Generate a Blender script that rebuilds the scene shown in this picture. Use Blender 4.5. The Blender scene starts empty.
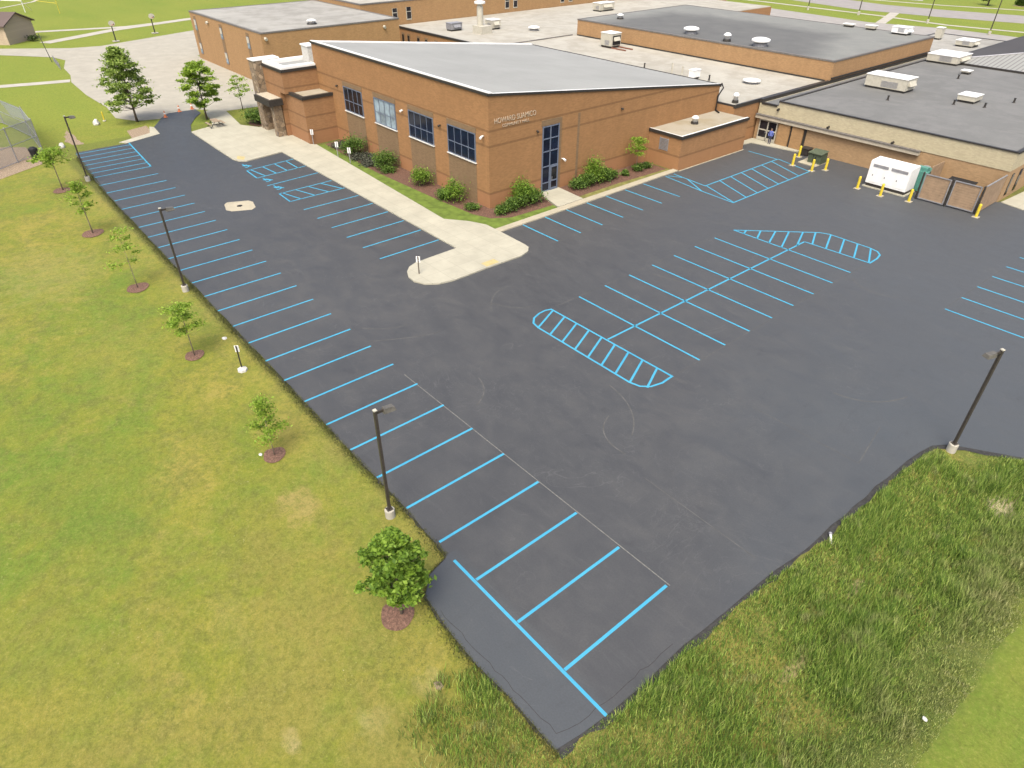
import bpy, bmesh, math, random
import numpy as np
from mathutils import Vector, Matrix
from mathutils.geometry import tessellate_polygon
random.seed(7); rng = np.random.default_rng(7)
C = bpy.context.scene.collection
sc = bpy.context.scene
PI = math.pi

# ------------------------------------------------------------------ mesh collector
class MB:
    def __init__(s): s.v = []; s.f = []
    def add(s, vs, fs):
        n = len(s.v); s.v += [tuple(v) for v in vs]; s.f += [tuple(n+i for i in f) for f in fs]; return s
    def box(s, x0, x1, y0, y1, z0, z1):
        if x0 > x1: x0, x1 = x1, x0
        if y0 > y1: y0, y1 = y1, y0
        if z0 > z1: z0, z1 = z1, z0
        return s.add([(x0,y0,z0),(x1,y0,z0),(x1,y1,z0),(x0,y1,z0),(x0,y0,z1),(x1,y0,z1),(x1,y1,z1),(x0,y1,z1)],
              [(0,3,2,1),(4,5,6,7),(0,1,5,4),(1,2,6,5),(2,3,7,6),(3,0,4,7)])
    def prism(s, poly, z0, z1):
        """poly: list of (x,y); z1 may be a function of (x,y)"""
        n = len(poly)
        a = sum(poly[i][0]*poly[(i+1)%n][1]-poly[(i+1)%n][0]*poly[i][1] for i in range(n))
        if a < 0: poly = poly[::-1]
        fz = z1 if callable(z1) else (lambda x, y: z1)
        vs = [(x,y,z0) for x,y in poly]+[(x,y,fz(x,y)) for x,y in poly]
        fs = [tuple(range(n-1,-1,-1)), tuple(range(n,2*n))]+[(i,(i+1)%n,n+(i+1)%n,n+i) for i in range(n)]
        return s.add(vs, fs)
    def sheet(s, poly, z):
        tr = tessellate_polygon([[Vector((x,y,0)) for x,y in poly]])
        vs = [(x,y,z) for x,y in poly]
        fs = []
        for t in tr:
            a,b,c = [vs[i] for i in t]
            cr = (b[0]-a[0])*(c[1]-a[1])-(b[1]-a[1])*(c[0]-a[0])
            fs.append(tuple(t) if cr > 0 else tuple(t[::-1]))
        return s.add(vs, fs)
    def tube(s, pts, rad, n=8, caps=True):
        pts = [Vector(p) for p in pts]
        if not hasattr(rad, '__len__'): rad = [rad]*len(pts)
        rings = []; up = None
        base = len(s.v)
        for i, p in enumerate(pts):
            d = (pts[min(i+1,len(pts)-1)]-pts[max(i-1,0)]).normalized()
            if up is None or abs(d.dot(up)) > .98:
                up = Vector((0,0,1)) if abs(d.z) < .9 else Vector((1,0,0))
            a = d.cross(up).normalized(); b = d.cross(a).normalized()
            for k in range(n):
                t = 2*PI*k/n
                s.v.append(tuple(p+(a*math.cos(t)+b*math.sin(t))*rad[i]))
        for i in range(len(pts)-1):
            for k in range(n):
                s.f.append((base+i*n+k, base+(i+1)*n+k, base+(i+1)*n+(k+1)%n, base+i*n+(k+1)%n))
        if caps:
            s.f.append(tuple(base+k for k in range(n)))
            s.f.append(tuple(base+(len(pts)-1)*n+k for k in range(n-1,-1,-1)))
        return s
    def lathe(s, x, y, prof, n=16):
        """prof: list of (r,z)"""
        base = len(s.v)
        for r, z in prof:
            for k in range(n):
                t = 2*PI*k/n; s.v.append((x+r*math.cos(t), y+r*math.sin(t), z))
        for i in range(len(prof)-1):
            for k in range(n):
                s.f.append((base+i*n+k, base+i*n+(k+1)%n, base+(i+1)*n+(k+1)%n, base+(i+1)*n+k))
        s.f.append(tuple(base+k for k in range(n-1,-1,-1)))
        s.f.append(tuple(base+(len(prof)-1)*n+k for k in range(n)))
        return s
    def strip(s, a, b, w, z=0.004):
        a = Vector(a[:2]); b = Vector(b[:2]); d = (b-a).normalized(); n = Vector((-d.y,d.x))*w/2
        return s.add([(*(a-n),z),(*(b-n),z),(*(b+n),z),(*(a+n),z)], [(0,1,2,3)])
    def path(s, pts, w, z=0.004, closed=False):
        """painted ribbon with mitred corners"""
        P = [Vector(p[:2]) for p in pts]; n = len(P); L = []; R = []
        for i in range(n):
            if closed: p0, p1 = P[i-1], P[(i+1)%n]
            else: p0, p1 = P[max(i-1,0)], P[min(i+1,n-1)]
            d1 = (P[i]-p0).normalized() if (P[i]-p0).length > 1e-6 else (p1-P[i]).normalized()
            d2 = (p1-P[i]).normalized() if (p1-P[i]).length > 1e-6 else d1
            t = (d1+d2).normalized(); nn = Vector((-t.y,t.x)); k = w/2/max(.4, abs(nn.dot(Vector((-d1.y,d1.x)))))
            L.append(P[i]+nn*k); R.append(P[i]-nn*k)
        vs = [(*p,z) for p in L]+[(*p,z) for p in R]
        m = n if closed else n-1
        fs = [(n+i, n+(i+1)%n, (i+1)%n, i) for i in range(m)]
        return s.add(vs, fs)
    def build(s, name, m, parent=None, kind=None, smooth=False, label=None):
        off = Vector((0,0,0))
        if parent is not None:
            p = parent
            while p is not None: off += p.location; p = p.parent
        me = bpy.data.meshes.new(name)
        me.from_pydata([(x-off.x,y-off.y,z-off.z) for x,y,z in s.v], [], s.f)
        me.materials.append(m)
        if smooth: me.shade_smooth()
        me.update()
        o = bpy.data.objects.new(name, me); C.objects.link(o)
        if parent is not None: o.parent = parent
        if kind: o['kind'] = kind
        if label: o['label'] = label
        return o

def tag(o, label, cat, group=None):
    o['label'] = label; o['category'] = cat
    if group: o['group'] = group
    return o
def thing(name, label, cat, loc=(0,0,0), rz=0, group=None):
    o = bpy.data.objects.new(name, None); C.objects.link(o)
    o.empty_display_size = .3
    o.location = loc; o.rotation_euler = (0,0,rz)
    return tag(o, label, cat, group)
def copy_tree(o, parent=None):
    c = o.copy(); C.objects.link(c)
    if parent is not None: c.parent = parent
    for ch in [x for x in o.children]:
        copy_tree(ch, c)
    return c
def dup(o, loc, rz=None, label=None):
    c = copy_tree(o); c.location = loc
    if rz is not None: c.rotation_euler = (0,0,rz)
    if label: c['label'] = label
    return c

# ------------------------------------------------------------------ materials
class NT:
    def __init__(s, name):
        s.m = bpy.data.materials.new(name); s.m.use_nodes = True
        s.t = s.m.node_tree; s.b = s.t.nodes['Principled BSDF']
        s.b.inputs['Specular IOR Level'].default_value = .3
        s.pos = None
    def n(s, k, **kw):
        x = s.t.nodes.new(k)
        for a, v in kw.items(): setattr(x, a, v)
        return x
    def l(s, a, b): s.t.links.new(a, b)
    def P(s):
        if s.pos is None: s.pos = s.n('ShaderNodeNewGeometry').outputs['Position']
        return s.pos
    def noise(s, scale, detail=3, rough=.55, vec=None, stretch=None, dist=0):
        x = s.n('ShaderNodeTexNoise'); x.inputs['Scale'].default_value = scale
        x.inputs['Detail'].default_value = detail; x.inputs['Roughness'].default_value = rough
        x.inputs['Distortion'].default_value = dist
        v = vec or s.P()
        if stretch:
            mp = s.n('ShaderNodeMapping'); s.l(v, mp.inputs[0])
            mp.inputs['Scale'].default_value = stretch[:3]
            if len(stretch) > 3: mp.inputs['Rotation'].default_value = (0,0,stretch[3])
            v = mp.outputs[0]
        s.l(v, x.inputs['Vector']); return x.outputs['Fac']
    def ramp(s, fac, stops):
        r = s.n('ShaderNodeValToRGB'); s.l(fac, r.inputs[0])
        e = r.color_ramp.elements
        while len(e) < len(stops): e.new(.5)
        for i, (p, c) in enumerate(stops):
            e[i].position = p; e[i].color = (*c, 1) if hasattr(c, '__len__') else (c,c,c,1)
        return r.outputs[0]
    def mix(s, fac, a, b, mode='MIX'):
        x = s.n('ShaderNodeMix', data_type='RGBA', blend_type=mode)
        for i, v in ((0, fac), (6, a), (7, b)):
            if hasattr(v, 'links') or hasattr(v, 'is_linked'): s.l(v, x.inputs[i])
            elif i == 0: x.inputs[0].default_value = v
            else: x.inputs[i].default_value = (*v, 1)
        return x.outputs[2]
    def math(s, op, a, b=0, c=None):
        x = s.n('ShaderNodeMath', operation=op)
        for i, v in enumerate((a, b) if c is None else (a, b, c)):
            if hasattr(v, 'is_linked'): s.l(v, x.inputs[i])
            else: x.inputs[i].default_value = v
        return x.outputs[0]
    def xyz(s):
        x = s.n('ShaderNodeSeparateXYZ'); s.l(s.P(), x.inputs[0]); return x.outputs
    def done(s, col, rough=.85, bump=None, bstr=.3, bdist=.02):
        if hasattr(col, 'is_linked'): s.l(col, s.b.inputs['Base Color'])
        else: s.b.inputs['Base Color'].default_value = (*col, 1)
        if hasattr(rough, 'is_linked'): s.l(rough, s.b.inputs['Roughness'])
        else: s.b.inputs['Roughness'].default_value = rough
        if bump is not None:
            b = s.n('ShaderNodeBump'); b.inputs['Strength'].default_value = bstr; b.inputs['Distance'].default_value = bdist
            s.l(bump, b.inputs['Height']); s.l(b.outputs[0], s.b.inputs['Normal'])
        return s.m
def simple(name, c, var=.12, scale=3, rough=.6, metal=0):
    t = NT(name)
    v = t.ramp(t.noise(scale, 4), [(.3, tuple(x*(1-var) for x in c)), (.7, tuple(min(1,x*(1+var)) for x in c))])
    t.b.inputs['Metallic'].default_value = metal
    return t.done(v, rough)

def mat_lawn():
    t = NT('lawn')
    x, y, z = t.xyz()
    big = t.noise(.055, 4, .6, dist=.6); mid = t.noise(.33, 5, .65, dist=.8); sm = t.noise(1.7, 5, .7); fine = t.noise(9, 3, .7)
    mow = t.noise(.8, 3, .6, stretch=(.12,1,1,.15))
    green = (.085,.135,.010); yel = (.150,.142,.015); straw = (.27,.205,.062); dk = (.07,.082,.010)
    c = t.ramp(t.math('ADD', t.math('MULTIPLY', big, .62), t.math('MULTIPLY', mid, .38)), [(.41, (.090,.150,.012)), (.465, (.132,.162,.014)), (.52, (.170,.170,.018)), (.59, (.23,.192,.036))])
    c = t.mix(t.ramp(mow, [(.45,0),(.7,.35)]), c, (.112,.128,.012))
    # straw patches and dull patches
    s1 = t.ramp(t.math('MULTIPLY', t.noise(.17, 5, .7, dist=1.2), t.noise(1.1, 4, .7)), [(.28,0),(.42,.45)])
    c = t.mix(s1, c, straw)
    s2 = t.ramp(t.math('MULTIPLY', t.noise(.4, 5, .7, stretch=(1,1,1.3), dist=1), sm), [(.23,0),(.36,.6)])
    c = t.mix(s2, c, (.08,.088,.02))
    for (px_, py_, rx_, ry_, k_, cc_) in ((14.5,10.0,1.6,1.1,.8,(.27,.20,.075)),(10.3,15.0,1.5,.8,.4,(.24,.2,.06)),(4.3,15.2,.55,.35,.9,(.36,.30,.15)),(2.9,12.6,.9,.7,.7,(.33,.28,.13)),(2.9,10.3,.8,.6,.7,(.3,.25,.11)),(0.2,12.2,3.6,2.6,.75,(.085,.105,.02)),(12.3,12.6,2.2,1.3,.5,(.10,.10,.02)),(5.5,11.3,1.6,1.0,.45,(.11,.11,.022)),(23,11.2,2.4,1.4,.4,(.10,.11,.018)),(50,14,7,4,.45,(.25,.21,.07)),(46,20,8,3,.4,(.25,.21,.07)),(22,17,5,4,-.6,(.075,.13,.012)),(34,13,6,3,.3,(.2,.18,.04)),(9,12,5,2.5,.4,(.21,.165,.035)),(19.5,8.3,3,1.2,.5,(.25,.2,.05))):
        ex = t.math('DIVIDE', t.math('SUBTRACT', x, px_), rx_); ey = t.math('DIVIDE', t.math('SUBTRACT', y, py_), ry_)
        q = t.math('ADD', t.math('MULTIPLY', ex, ex), t.math('MULTIPLY', ey, ey))
        q = t.math('ADD', q, t.math('MULTIPLY', t.math('SUBTRACT', t.noise(.9, 5, .75), .5), 4.0))
        c = t.mix(t.ramp(q, [(.0,abs(k_)),(1.0,0)]), c, cc_)
    # dry band that follows the edge of the lot
    d = t.math('SUBTRACT', y, 6.2)
    band = t.math('MULTIPLY', t.math('SUBTRACT', 1.0, t.math('DIVIDE', d, 4.2)), t.ramp(t.noise(.5, 5, .7), [(.38,0),(.62,1.3)]))
    lo = t.math('GREATER_THAN', d, -.1); near = t.math('LESS_THAN', x, 85)
    band = t.n('ShaderNodeClamp'); 
    bb = t.math('MULTIPLY', t.math('SUBTRACT', 1.0, t.math('DIVIDE', d, 2.6)), t.ramp(t.noise(.5, 5, .7), [(.36,.15),(.62,1)]))
    t.l(t.math('MULTIPLY', t.math('MULTIPLY', bb, lo), near), band.inputs[0])
    c = t.mix(t.math('MULTIPLY', band.outputs[0], .6), c, (.24,.185,.05))
    dk2 = t.math('MULTIPLY', t.math('MULTIPLY', t.ramp(t.math('ADD', d, t.math('MULTIPLY', t.math('SUBTRACT', t.noise(1.5, 5, .8), .5), .8)), [(.1,.75),(.5,0)]), near), t.math('GREATER_THAN', x, 7.2))
    c = t.mix(dk2, c, (.045,.045,.015))
    # far playing field is fed and greener
    far = t.ramp(t.math('DIVIDE', x, 200.0), [(.36,0),(.5,1)])
    cf = t.ramp(t.math('ADD', t.math('MULTIPLY', big, .4), t.math('MULTIPLY', t.noise(.12, 4, .6, stretch=(.25,1,1)), .6)), [(.35,(.118,.172,.010)),(.65,(.165,.195,.018))])
    c = t.mix(far, c, cf)
    # strip of field on the other side (east) greener too
    east = t.ramp(t.math('DIVIDE', t.math('MULTIPLY', y, -1.0), 200.0), [(.6,0),(.7,1)])
    c = t.mix(east, c, cf)
    mowed = t.math('MULTIPLY', t.math('LESS_THAN', x, -8.0), t.math('LESS_THAN', y, 4.0))
    c = t.mix(mowed, c, t.ramp(t.noise(.5, 4, .6, stretch=(1,.25,1,.0)), [(.35,(.095,.145,.014)),(.66,(.15,.165,.022))]))
    wx = t.math('ADD', x, t.math('MULTIPLY', t.math('SUBTRACT', t.noise(1.2, 4, .7), .5), 1.6))
    mead = t.math('MULTIPLY', t.math('MULTIPLY', t.math('LESS_THAN', x, -1.7), t.ramp(t.math('ADD', wx, 10.6), [(.0,0),(.9,1)])), t.math('LESS_THAN', t.math('ADD', y, t.math('SUBTRACT', wx, x)), 8.7))
    mead = t.math('MAXIMUM', mead, t.math('MULTIPLY', t.math('MULTIPLY', t.math('GREATER_THAN', y, 8.3), t.math('LESS_THAN', t.math('ADD', wx, t.math('MULTIPLY', t.math('SUBTRACT', y, 8.6), .8)), 1.6)), .75))
    c = t.mix(t.math('MULTIPLY', mead, .93), c, t.ramp(sm, [(.35,(.04,.065,.014)),(.65,(.085,.105,.026))]))
    c = t.mix(t.ramp(t.noise(3.2, 6, .85, dist=.6), [(.42,0),(.7,.42)]), c, (.085,.105,.014))
    nearz = t.math('MULTIPLY', t.ramp(t.math('DIVIDE', t.math('SUBTRACT', 24.0, x), 30.0), [(.1,0),(.8,1)]), t.math('GREATER_THAN', x, -8.0))
    c = t.mix(t.math('MULTIPLY', nearz, t.ramp(t.noise(.22, 5, .65, dist=1), [(.36,.0),(.58,.8)])), c, (.185,.148,.036))
    spk = t.math('MULTIPLY', t.ramp(t.noise(8, 4, .8), [(.5,0),(.62,1)]), t.ramp(t.noise(.3, 4, .7, dist=1), [(.48,0),(.6,.75)]))
    c = t.mix(t.math('MULTIPLY', spk, nearz), c, (.055,.068,.014))
    c = t.mix(t.math('MULTIPLY', t.ramp(t.noise(11, 2, .6), [(.71,0),(.75,.7)]), t.ramp(t.noise(.25, 3, .6), [(.54,0),(.62,.7)])), c, (.5,.48,.36))
    c = t.mix(t.ramp(t.noise(24, 2, .7), [(.35,.35),(.55,0)]), c, dk)
    c = t.mix(t.ramp(t.noise(5.5, 6, .85), [(.5,0),(.75,.38)]), c, (.25,.235,.06))
    for (px_, py_, rx_, ry_, k_, cc_) in ((-7.6,-17.0,.9,1.5,.95,(.40,.33,.22)),(-5.5,-1.3,.3,1.2,.6,(.24,.19,.10)),(-5.2,-6.5,.3,.8,.6,(.26,.21,.12))):
        ex = t.math('DIVIDE', t.math('SUBTRACT', x, px_), rx_); ey = t.math('DIVIDE', t.math('SUBTRACT', y, py_), ry_)
        q = t.math('ADD', t.math('ADD', t.math('MULTIPLY', ex, ex), t.math('MULTIPLY', ey, ey)), t.math('MULTIPLY', t.math('SUBTRACT', t.noise(1.5, 5, .75), .5), 2.5))
        c = t.mix(t.ramp(q, [(.3,k_),(1.2,0)]), c, cc_)
    gr = t.noise(2.6, 8, .9, dist=.3); gr2 = t.noise(6.5, 6, .9)
    c = t.mix(t.ramp(gr, [(.41,.55),(.51,0)]), c, (.075,.090,.012))
    c = t.mix(t.ramp(gr2, [(.52,0),(.66,.42)]), c, (.27,.235,.07))
    c = t.mix(t.ramp(gr2, [(.34,.5),(.46,0)]), c, (.05,.065,.010))
    h = t.math('ADD', t.math('MULTIPLY', fine, .5), gr)
    return t.done(c, .95, h, .5, .08)
def mat_asphalt():
    t = NT('sealed_asphalt')
    x, y, z = t.xyz()
    big = t.noise(.05, 4, .6, dist=.8); mid = t.noise(.45, 6, .72, stretch=(1,1.4,1,.5), dist=.5); fine = t.noise(14, 4, .7)
    c = t.ramp(t.math('ADD', t.math('MULTIPLY', big, .35), t.math('MULTIPLY', mid, .65)), [(.35,(.048,.0485,.0495)),(.5,(.0575,.0575,.0575)),(.64,(.070,.0685,.066))])
    fresh = t.ramp(t.math('ADD', t.math('DIVIDE', t.math('SUBTRACT', x, 34.0), 60.0), t.math('MULTIPLY', t.math('SUBTRACT', mid, .5), .5)), [(.2,0),(.6,.75)])
    c = t.mix(fresh, c, (.045,.0495,.055))
    cold = t.ramp(t.math('ADD', t.math('DIVIDE', t.math('ADD', t.math('MULTIPLY', x, -1.0), t.math('MULTIPLY', y, -.5)), 30.0), t.math('MULTIPLY', t.math('SUBTRACT', big, .5), .8)), [(-.15,0),(.45,.85)])  # bluish sky reflection towards the lower right, put into the colour
    sw = t.math('MULTIPLY', t.math('LESS_THAN', x, 7.4), t.ramp(t.math('SUBTRACT', y, 5.6), [(.0,0),(.6,.7)]))
    c = t.mix(t.math('MAXIMUM', cold, sw), c, (.062,.0685,.073))
    east = t.ramp(t.math('DIVIDE', t.math('MULTIPLY', y, -1.0), 60.0), [(.2,0),(.65,.6)])  # specular sheen on the right side, painted in as a paler tone
    c = t.mix(east, c, (.070,.0705,.070))
    # brush marks and tyre scuffs of the sealer
    st = t.ramp(t.noise(1.6, 6, .8, stretch=(.3,1,1,.7), dist=1.6), [(.53,0),(.72,.42)])
    c = t.mix(st, c, (.086,.085,.081))
    stb = t.ramp(t.noise(1.1, 6, .8, stretch=(1,.35,1,.4), dist=1.6), [(.54,0),(.74,.42)])
    c = t.mix(stb, c, (.042,.042,.043))
    st2 = t.ramp(t.noise(.16, 4, .6, dist=3.5), [(.495,0),(.502,.2),(.509,0)])
    c = t.mix(t.math('MULTIPLY', st2, t.ramp(t.noise(.09, 2), [(.45,0),(.6,1)])), c, (.14,.135,.125))
    st3 = t.ramp(t.noise(.10, 3, .5, dist=5), [(.556,0),(.56,.35),(.564,0)])
    c = t.mix(t.math('MULTIPLY', st3, t.ramp(t.noise(.2, 3), [(.48,0),(.6,1)])), c, (.15,.145,.135))
    oil = t.ramp(t.noise(.55, 3, .5), [(.68,0),(.76,.35)])
    c = t.mix(oil, c, (.035,.034,.035))
    c = t.mix(t.ramp(fine, [(.35,.25),(.6,0)]), c, (.03,.03,.031))
    c = t.mix(1.0, c, (.87,.895,.93), 'MULTIPLY')
    return t.done(c, t.ramp(mid, [(.3,.52),(.7,.68)]), fine, .25, .01)
def mat_concrete(name='concrete', c=(.30,.272,.225), joints=True):
    t = NT(name)
    x = t.ramp(t.noise(.5, 5, .65), [(.3, tuple(v*.88 for v in c)), (.7, tuple(v*1.1 for v in c))])
    x = t.mix(t.ramp(t.noise(2.5, 5, .75), [(.55,0),(.75,.35)]), x, tuple(v*.7 for v in c))
    if joints:
        X, Y, Z = t.xyz()
        def jl(v, step):
            f = t.math('FRACT', t.math('DIVIDE', v, step)); return t.math('LESS_THAN', f, .02*1.6/step*1.2)
        j = t.math('MAXIMUM', jl(X, 1.6), jl(Y, 1.6))
        x = t.mix(t.math('MULTIPLY', j, .28), x, tuple(v*.4 for v in c))
    return t.done(x, .85)
def mat_brick(name, c, bands=(), base=None, basez=1.42):
    t = NT(name)
    X, Y, Z = t.xyz()
    cb = t.n('ShaderNodeCombineXYZ'); t.l(t.math('ADD', X, Y), cb.inputs[0]); t.l(Z, cb.inputs[1])
    b = t.n('ShaderNodeTexBrick'); t.l(cb.outputs[0], b.inputs['Vector'])
    b.inputs['Color1'].default_value = (*[v*1.12 for v in c],1); b.inputs['Color2'].default_value = (*[v*.86 for v in c],1)
    b.inputs['Mortar'].default_value = (*[v*.92+.012 for v in c],1)
    b.inputs['Scale'].default_value = 1; b.inputs['Brick Width'].default_value = .3; b.inputs['Row Height'].default_value = .1; b.inputs['Mortar Size'].default_value = .008
    col = b.outputs['Color']
    col = t.mix(t.ramp(t.noise(.6, 5, .65, vec=cb.outputs[0], stretch=(1,.5,1)), [(.3,0),(.7,.5)]), col, tuple(v*.8 for v in c))
    if base:
        col = t.mix(t.math('LESS_THAN', Z, basez), col, t.mix(.5, b.outputs['Color'], base))
        col = t.mix(t.math('MULTIPLY', t.math('LESS_THAN', Z, basez), .5), col, base)
    for z0 in bands:
        m = t.math('LESS_THAN', t.math('ABSOLUTE', t.math('SUBTRACT', Z, z0)), .1)
        col = t.mix(t.math('MULTIPLY', m, .55), col, tuple(v*.42 for v in c))
    # weathering streaks of its own shape
    col = t.mix(t.ramp(t.noise(.5, 4, .6, vec=cb.outputs[0], stretch=(3,.25,1)), [(.55,0),(.8,.3)]), col, tuple(v*1.35 for v in c))
    return t.done(col, .88, b.outputs['Fac'], .2, .01)
def mat_stone():
    t = NT('field_stone')
    v = t.n('ShaderNodeTexVoronoi'); v.inputs['Scale'].default_value = 2.2; t.l(t.P(), v.inputs['Vector'])
    e = t.n('ShaderNodeTexVoronoi', feature='DISTANCE_TO_EDGE'); e.inputs['Scale'].default_value = 2.2; t.l(t.P(), e.inputs['Vector'])
    s = t.n('ShaderNodeSeparateColor'); t.l(v.outputs['Color'], s.inputs[0])
    c = t.ramp(s.outputs[0], [(0,(.10,.075,.05)),(.3,(.22,.165,.105)),(.6,(.16,.12,.08)),(.8,(.30,.235,.16)),(1,(.12,.1,.085))])
    c = t.mix(t.ramp(e.outputs['Distance'], [(.0,.8),(.06,0)]), c, (.05,.042,.035))
    return t.done(c, .9, e.outputs['Distance'], .5, .05)
def mat_roof(name, c, streak=.25, stain=None, lines=None):
    t = NT(name)
    x = t.ramp(t.noise(.12, 5, .6, dist=.5), [(.3, tuple(v*.9 for v in c)), (.7, tuple(v*1.08 for v in c))])
    x = t.mix(t.ramp(t.noise(.35, 5, .65, stretch=(1,.15,1)), [(.5,0),(.75,streak)]), x, tuple(v*.7 for v in c))
    if stain:
        x = t.mix(t.ramp(t.math('MULTIPLY', t.noise(.1, 4, .7, dist=1.5), t.noise(.45, 5, .7)), [(.20,0),(.33,.6)]), x, stain)
    if lines:
        X, Y, Z = t.xyz()
        f = t.math('FRACT', t.math('DIVIDE', X if lines[0] == 'x' else Y, lines[1]))
        x = t.mix(t.math('MULTIPLY', t.math('LESS_THAN', f, .035), .16), x, tuple(v*.45 for v in c))
    x = t.mix(t.ramp(t.noise(6, 3, .7), [(.4,.18),(.7,0)]), x, tuple(v*.6 for v in c))
    return t.done(x, .8)
def mat_gymroof():
    t = NT('dark_gravel_roof')
    X, Y, Z = t.xyz()
    nz = t.math('MULTIPLY', t.math('SUBTRACT', t.noise(.18, 4), .5), 5.0)
    def soft(v): return t.ramp(t.math('ADD', t.math('DIVIDE', v, 5.0), .5), [(.0,0),(1,1)])
    a = soft(t.math('SUBTRACT', -95.0, t.math('ADD', Y, nz)))
    b = soft(t.math('SUBTRACT', 12.5, t.math('ADD', t.math('ADD', X, nz), t.math('MULTIPLY', Y, .35))))
    c2 = soft(t.math('SUBTRACT', t.math('ADD', X, nz), 77.0))
    f = t.math('MAXIMUM', t.math('MAXIMUM', a, b), c2)
    d = t.ramp(t.noise(.3, 5, .65), [(.3,(.085,.086,.084)),(.7,(.11,.11,.105))])
    l = t.ramp(t.noise(.3, 5, .65), [(.3,(.145,.15,.14)),(.7,(.185,.187,.172))])
    x = t.mix(f, d, l)
    x = t.mix(t.ramp(t.noise(8, 3, .7), [(.4,.2),(.7,0)]), x, (.05,.05,.05))
    return t.done(x, .9)
def mat_glass(name='window_glass', c=(.003,.005,.012), rough=.1):
    t = NT(name); t.b.inputs['Specular IOR Level'].default_value = .35
    x = t.ramp(t.noise(.9, 3, .6), [(.35, c), (.75, tuple(v*2.6 for v in c))])
    return t.done(x, rough)
def mat_leaf(name, c1, c2, c3, trans=.35):
    t = NT(name)
    g = t.n('ShaderNodeNewGeometry')
    r = t.ramp(g.outputs['Random Per Island'], [(0,tuple(v*.6 for v in c1)),(.2,c1),(.6,c2),(1,c3)])
    r = t.mix(t.ramp(t.noise(1.1, 3, .6), [(.35,0),(.65,.5)]), r, c1)
    t.l(r, t.b.inputs['Base Color']); t.b.inputs['Roughness'].default_value = .6
    tr = t.n('ShaderNodeBsdfTranslucent'); t.l(r, tr.inputs[0])
    mx = t.n('ShaderNodeMixShader'); mx.inputs[0].default_value = trans
    t.l(t.b.outputs[0], mx.inputs[1]); t.l(tr.outputs[0], mx.inputs[2])
    t.l(mx.outputs[0], t.t.nodes['Material Output'].inputs[0])
    return t.m
def mat_tallgrass():
    t = NT('meadow_grass')
    g = t.n('ShaderNodeNewGeometry')
    r = t.ramp(g.outputs['Random Per Island'], [(0,(.028,.06,.012)),(.3,(.085,.155,.022)),(.7,(.20,.30,.042)),(1,(.38,.44,.12))])
    s = t.ramp(t.math('MULTIPLY', t.noise(.33, 5, .65, stretch=(1.8,1,.3,.3), dist=1.3), t.noise(1.3, 3, .6)), [(.30,0),(.42,.5)])
    r = t.mix(s, r, t.ramp(g.outputs['Random Per Island'], [(0,(.20,.17,.08)),(1,(.42,.36,.21))]))
    X, Y, Z = t.xyz()
    low_ = t.ramp(t.math('ADD', t.math('DIVIDE', t.math('MULTIPLY', t.math('ADD', X, 6.9), -1.0), 4.0), t.math('MULTIPLY', t.math('SUBTRACT', t.noise(.6, 4, .7, dist=.8), .5), 2.2)), [(.1,0),(.9,.62)])
    r = t.mix(low_, r, t.ramp(g.outputs['Random Per Island'], [(0,(.12,.13,.04)),(.6,(.27,.25,.11)),(1,(.46,.41,.24))]))
    r = t.mix(t.ramp(t.noise(.5, 4, .6, dist=.8), [(.54,0),(.68,.45)]), r, (.09,.17,.022))
    t.l(r, t.b.inputs['Base Color']); t.b.inputs['Roughness'].default_value = .7
    tr = t.n('ShaderNodeBsdfTranslucent'); t.l(r, tr.inputs[0])
    mx = t.n('ShaderNodeMixShader'); mx.inputs[0].default_value = .3
    t.l(t.b.outputs[0], mx.inputs[1]); t.l(tr.outputs[0], mx.inputs[2])
    t.l(mx.outputs[0], t.t.nodes['Material Output'].inputs[0])
    return t.m
def mat_chain(name='chain_link'):
    t = NT(name); t.done((.23,.235,.25), .5)
    tr = t.n('ShaderNodeBsdfTransparent'); mx = t.n('ShaderNodeMixShader'); mx.inputs[0].default_value = .4
    t.l(tr.outputs[0], mx.inputs[1]); t.l(t.b.outputs[0], mx.inputs[2]); t.l(mx.outputs[0], t.t.nodes['Material Output'].inputs[0])
    return t.m
def mat_rib(name, c, axis, step, dark=.55):
    t = NT(name); X, Y, Z = t.xyz()
    f = t.math('FRACT', t.math('DIVIDE', X if axis == 'x' else Y, step))
    x = t.mix(t.math('LESS_THAN', f, .3), c, tuple(v*dark for v in c))
    x = t.mix(t.ramp(t.noise(.4, 4), [(.3,0),(.7,.25)]), x, tuple(v*.8 for v in c))
    return t.done(x, .7)
def mat_paint():
    t = NT('blue_line_paint')
    c = t.ramp(t.noise(.35, 4), [(.3,(.034,.22,.345)),(.7,(.045,.25,.37))])
    c = t.mix(t.ramp(t.noise(3.5, 5, .85), [(.55,0),(.75,.6)]), c, (.06,.12,.155))
    return t.done(c, .65)
def mat_mulch(name, c):
    t = NT(name)
    n1 = t.noise(9, 5, .8)
    x = t.ramp(n1, [(.35, tuple(v*.45 for v in c)), (.55, c), (.72, tuple(v*1.7 for v in c))])
    return t.done(x, .95, n1, .8, .05)

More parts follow.
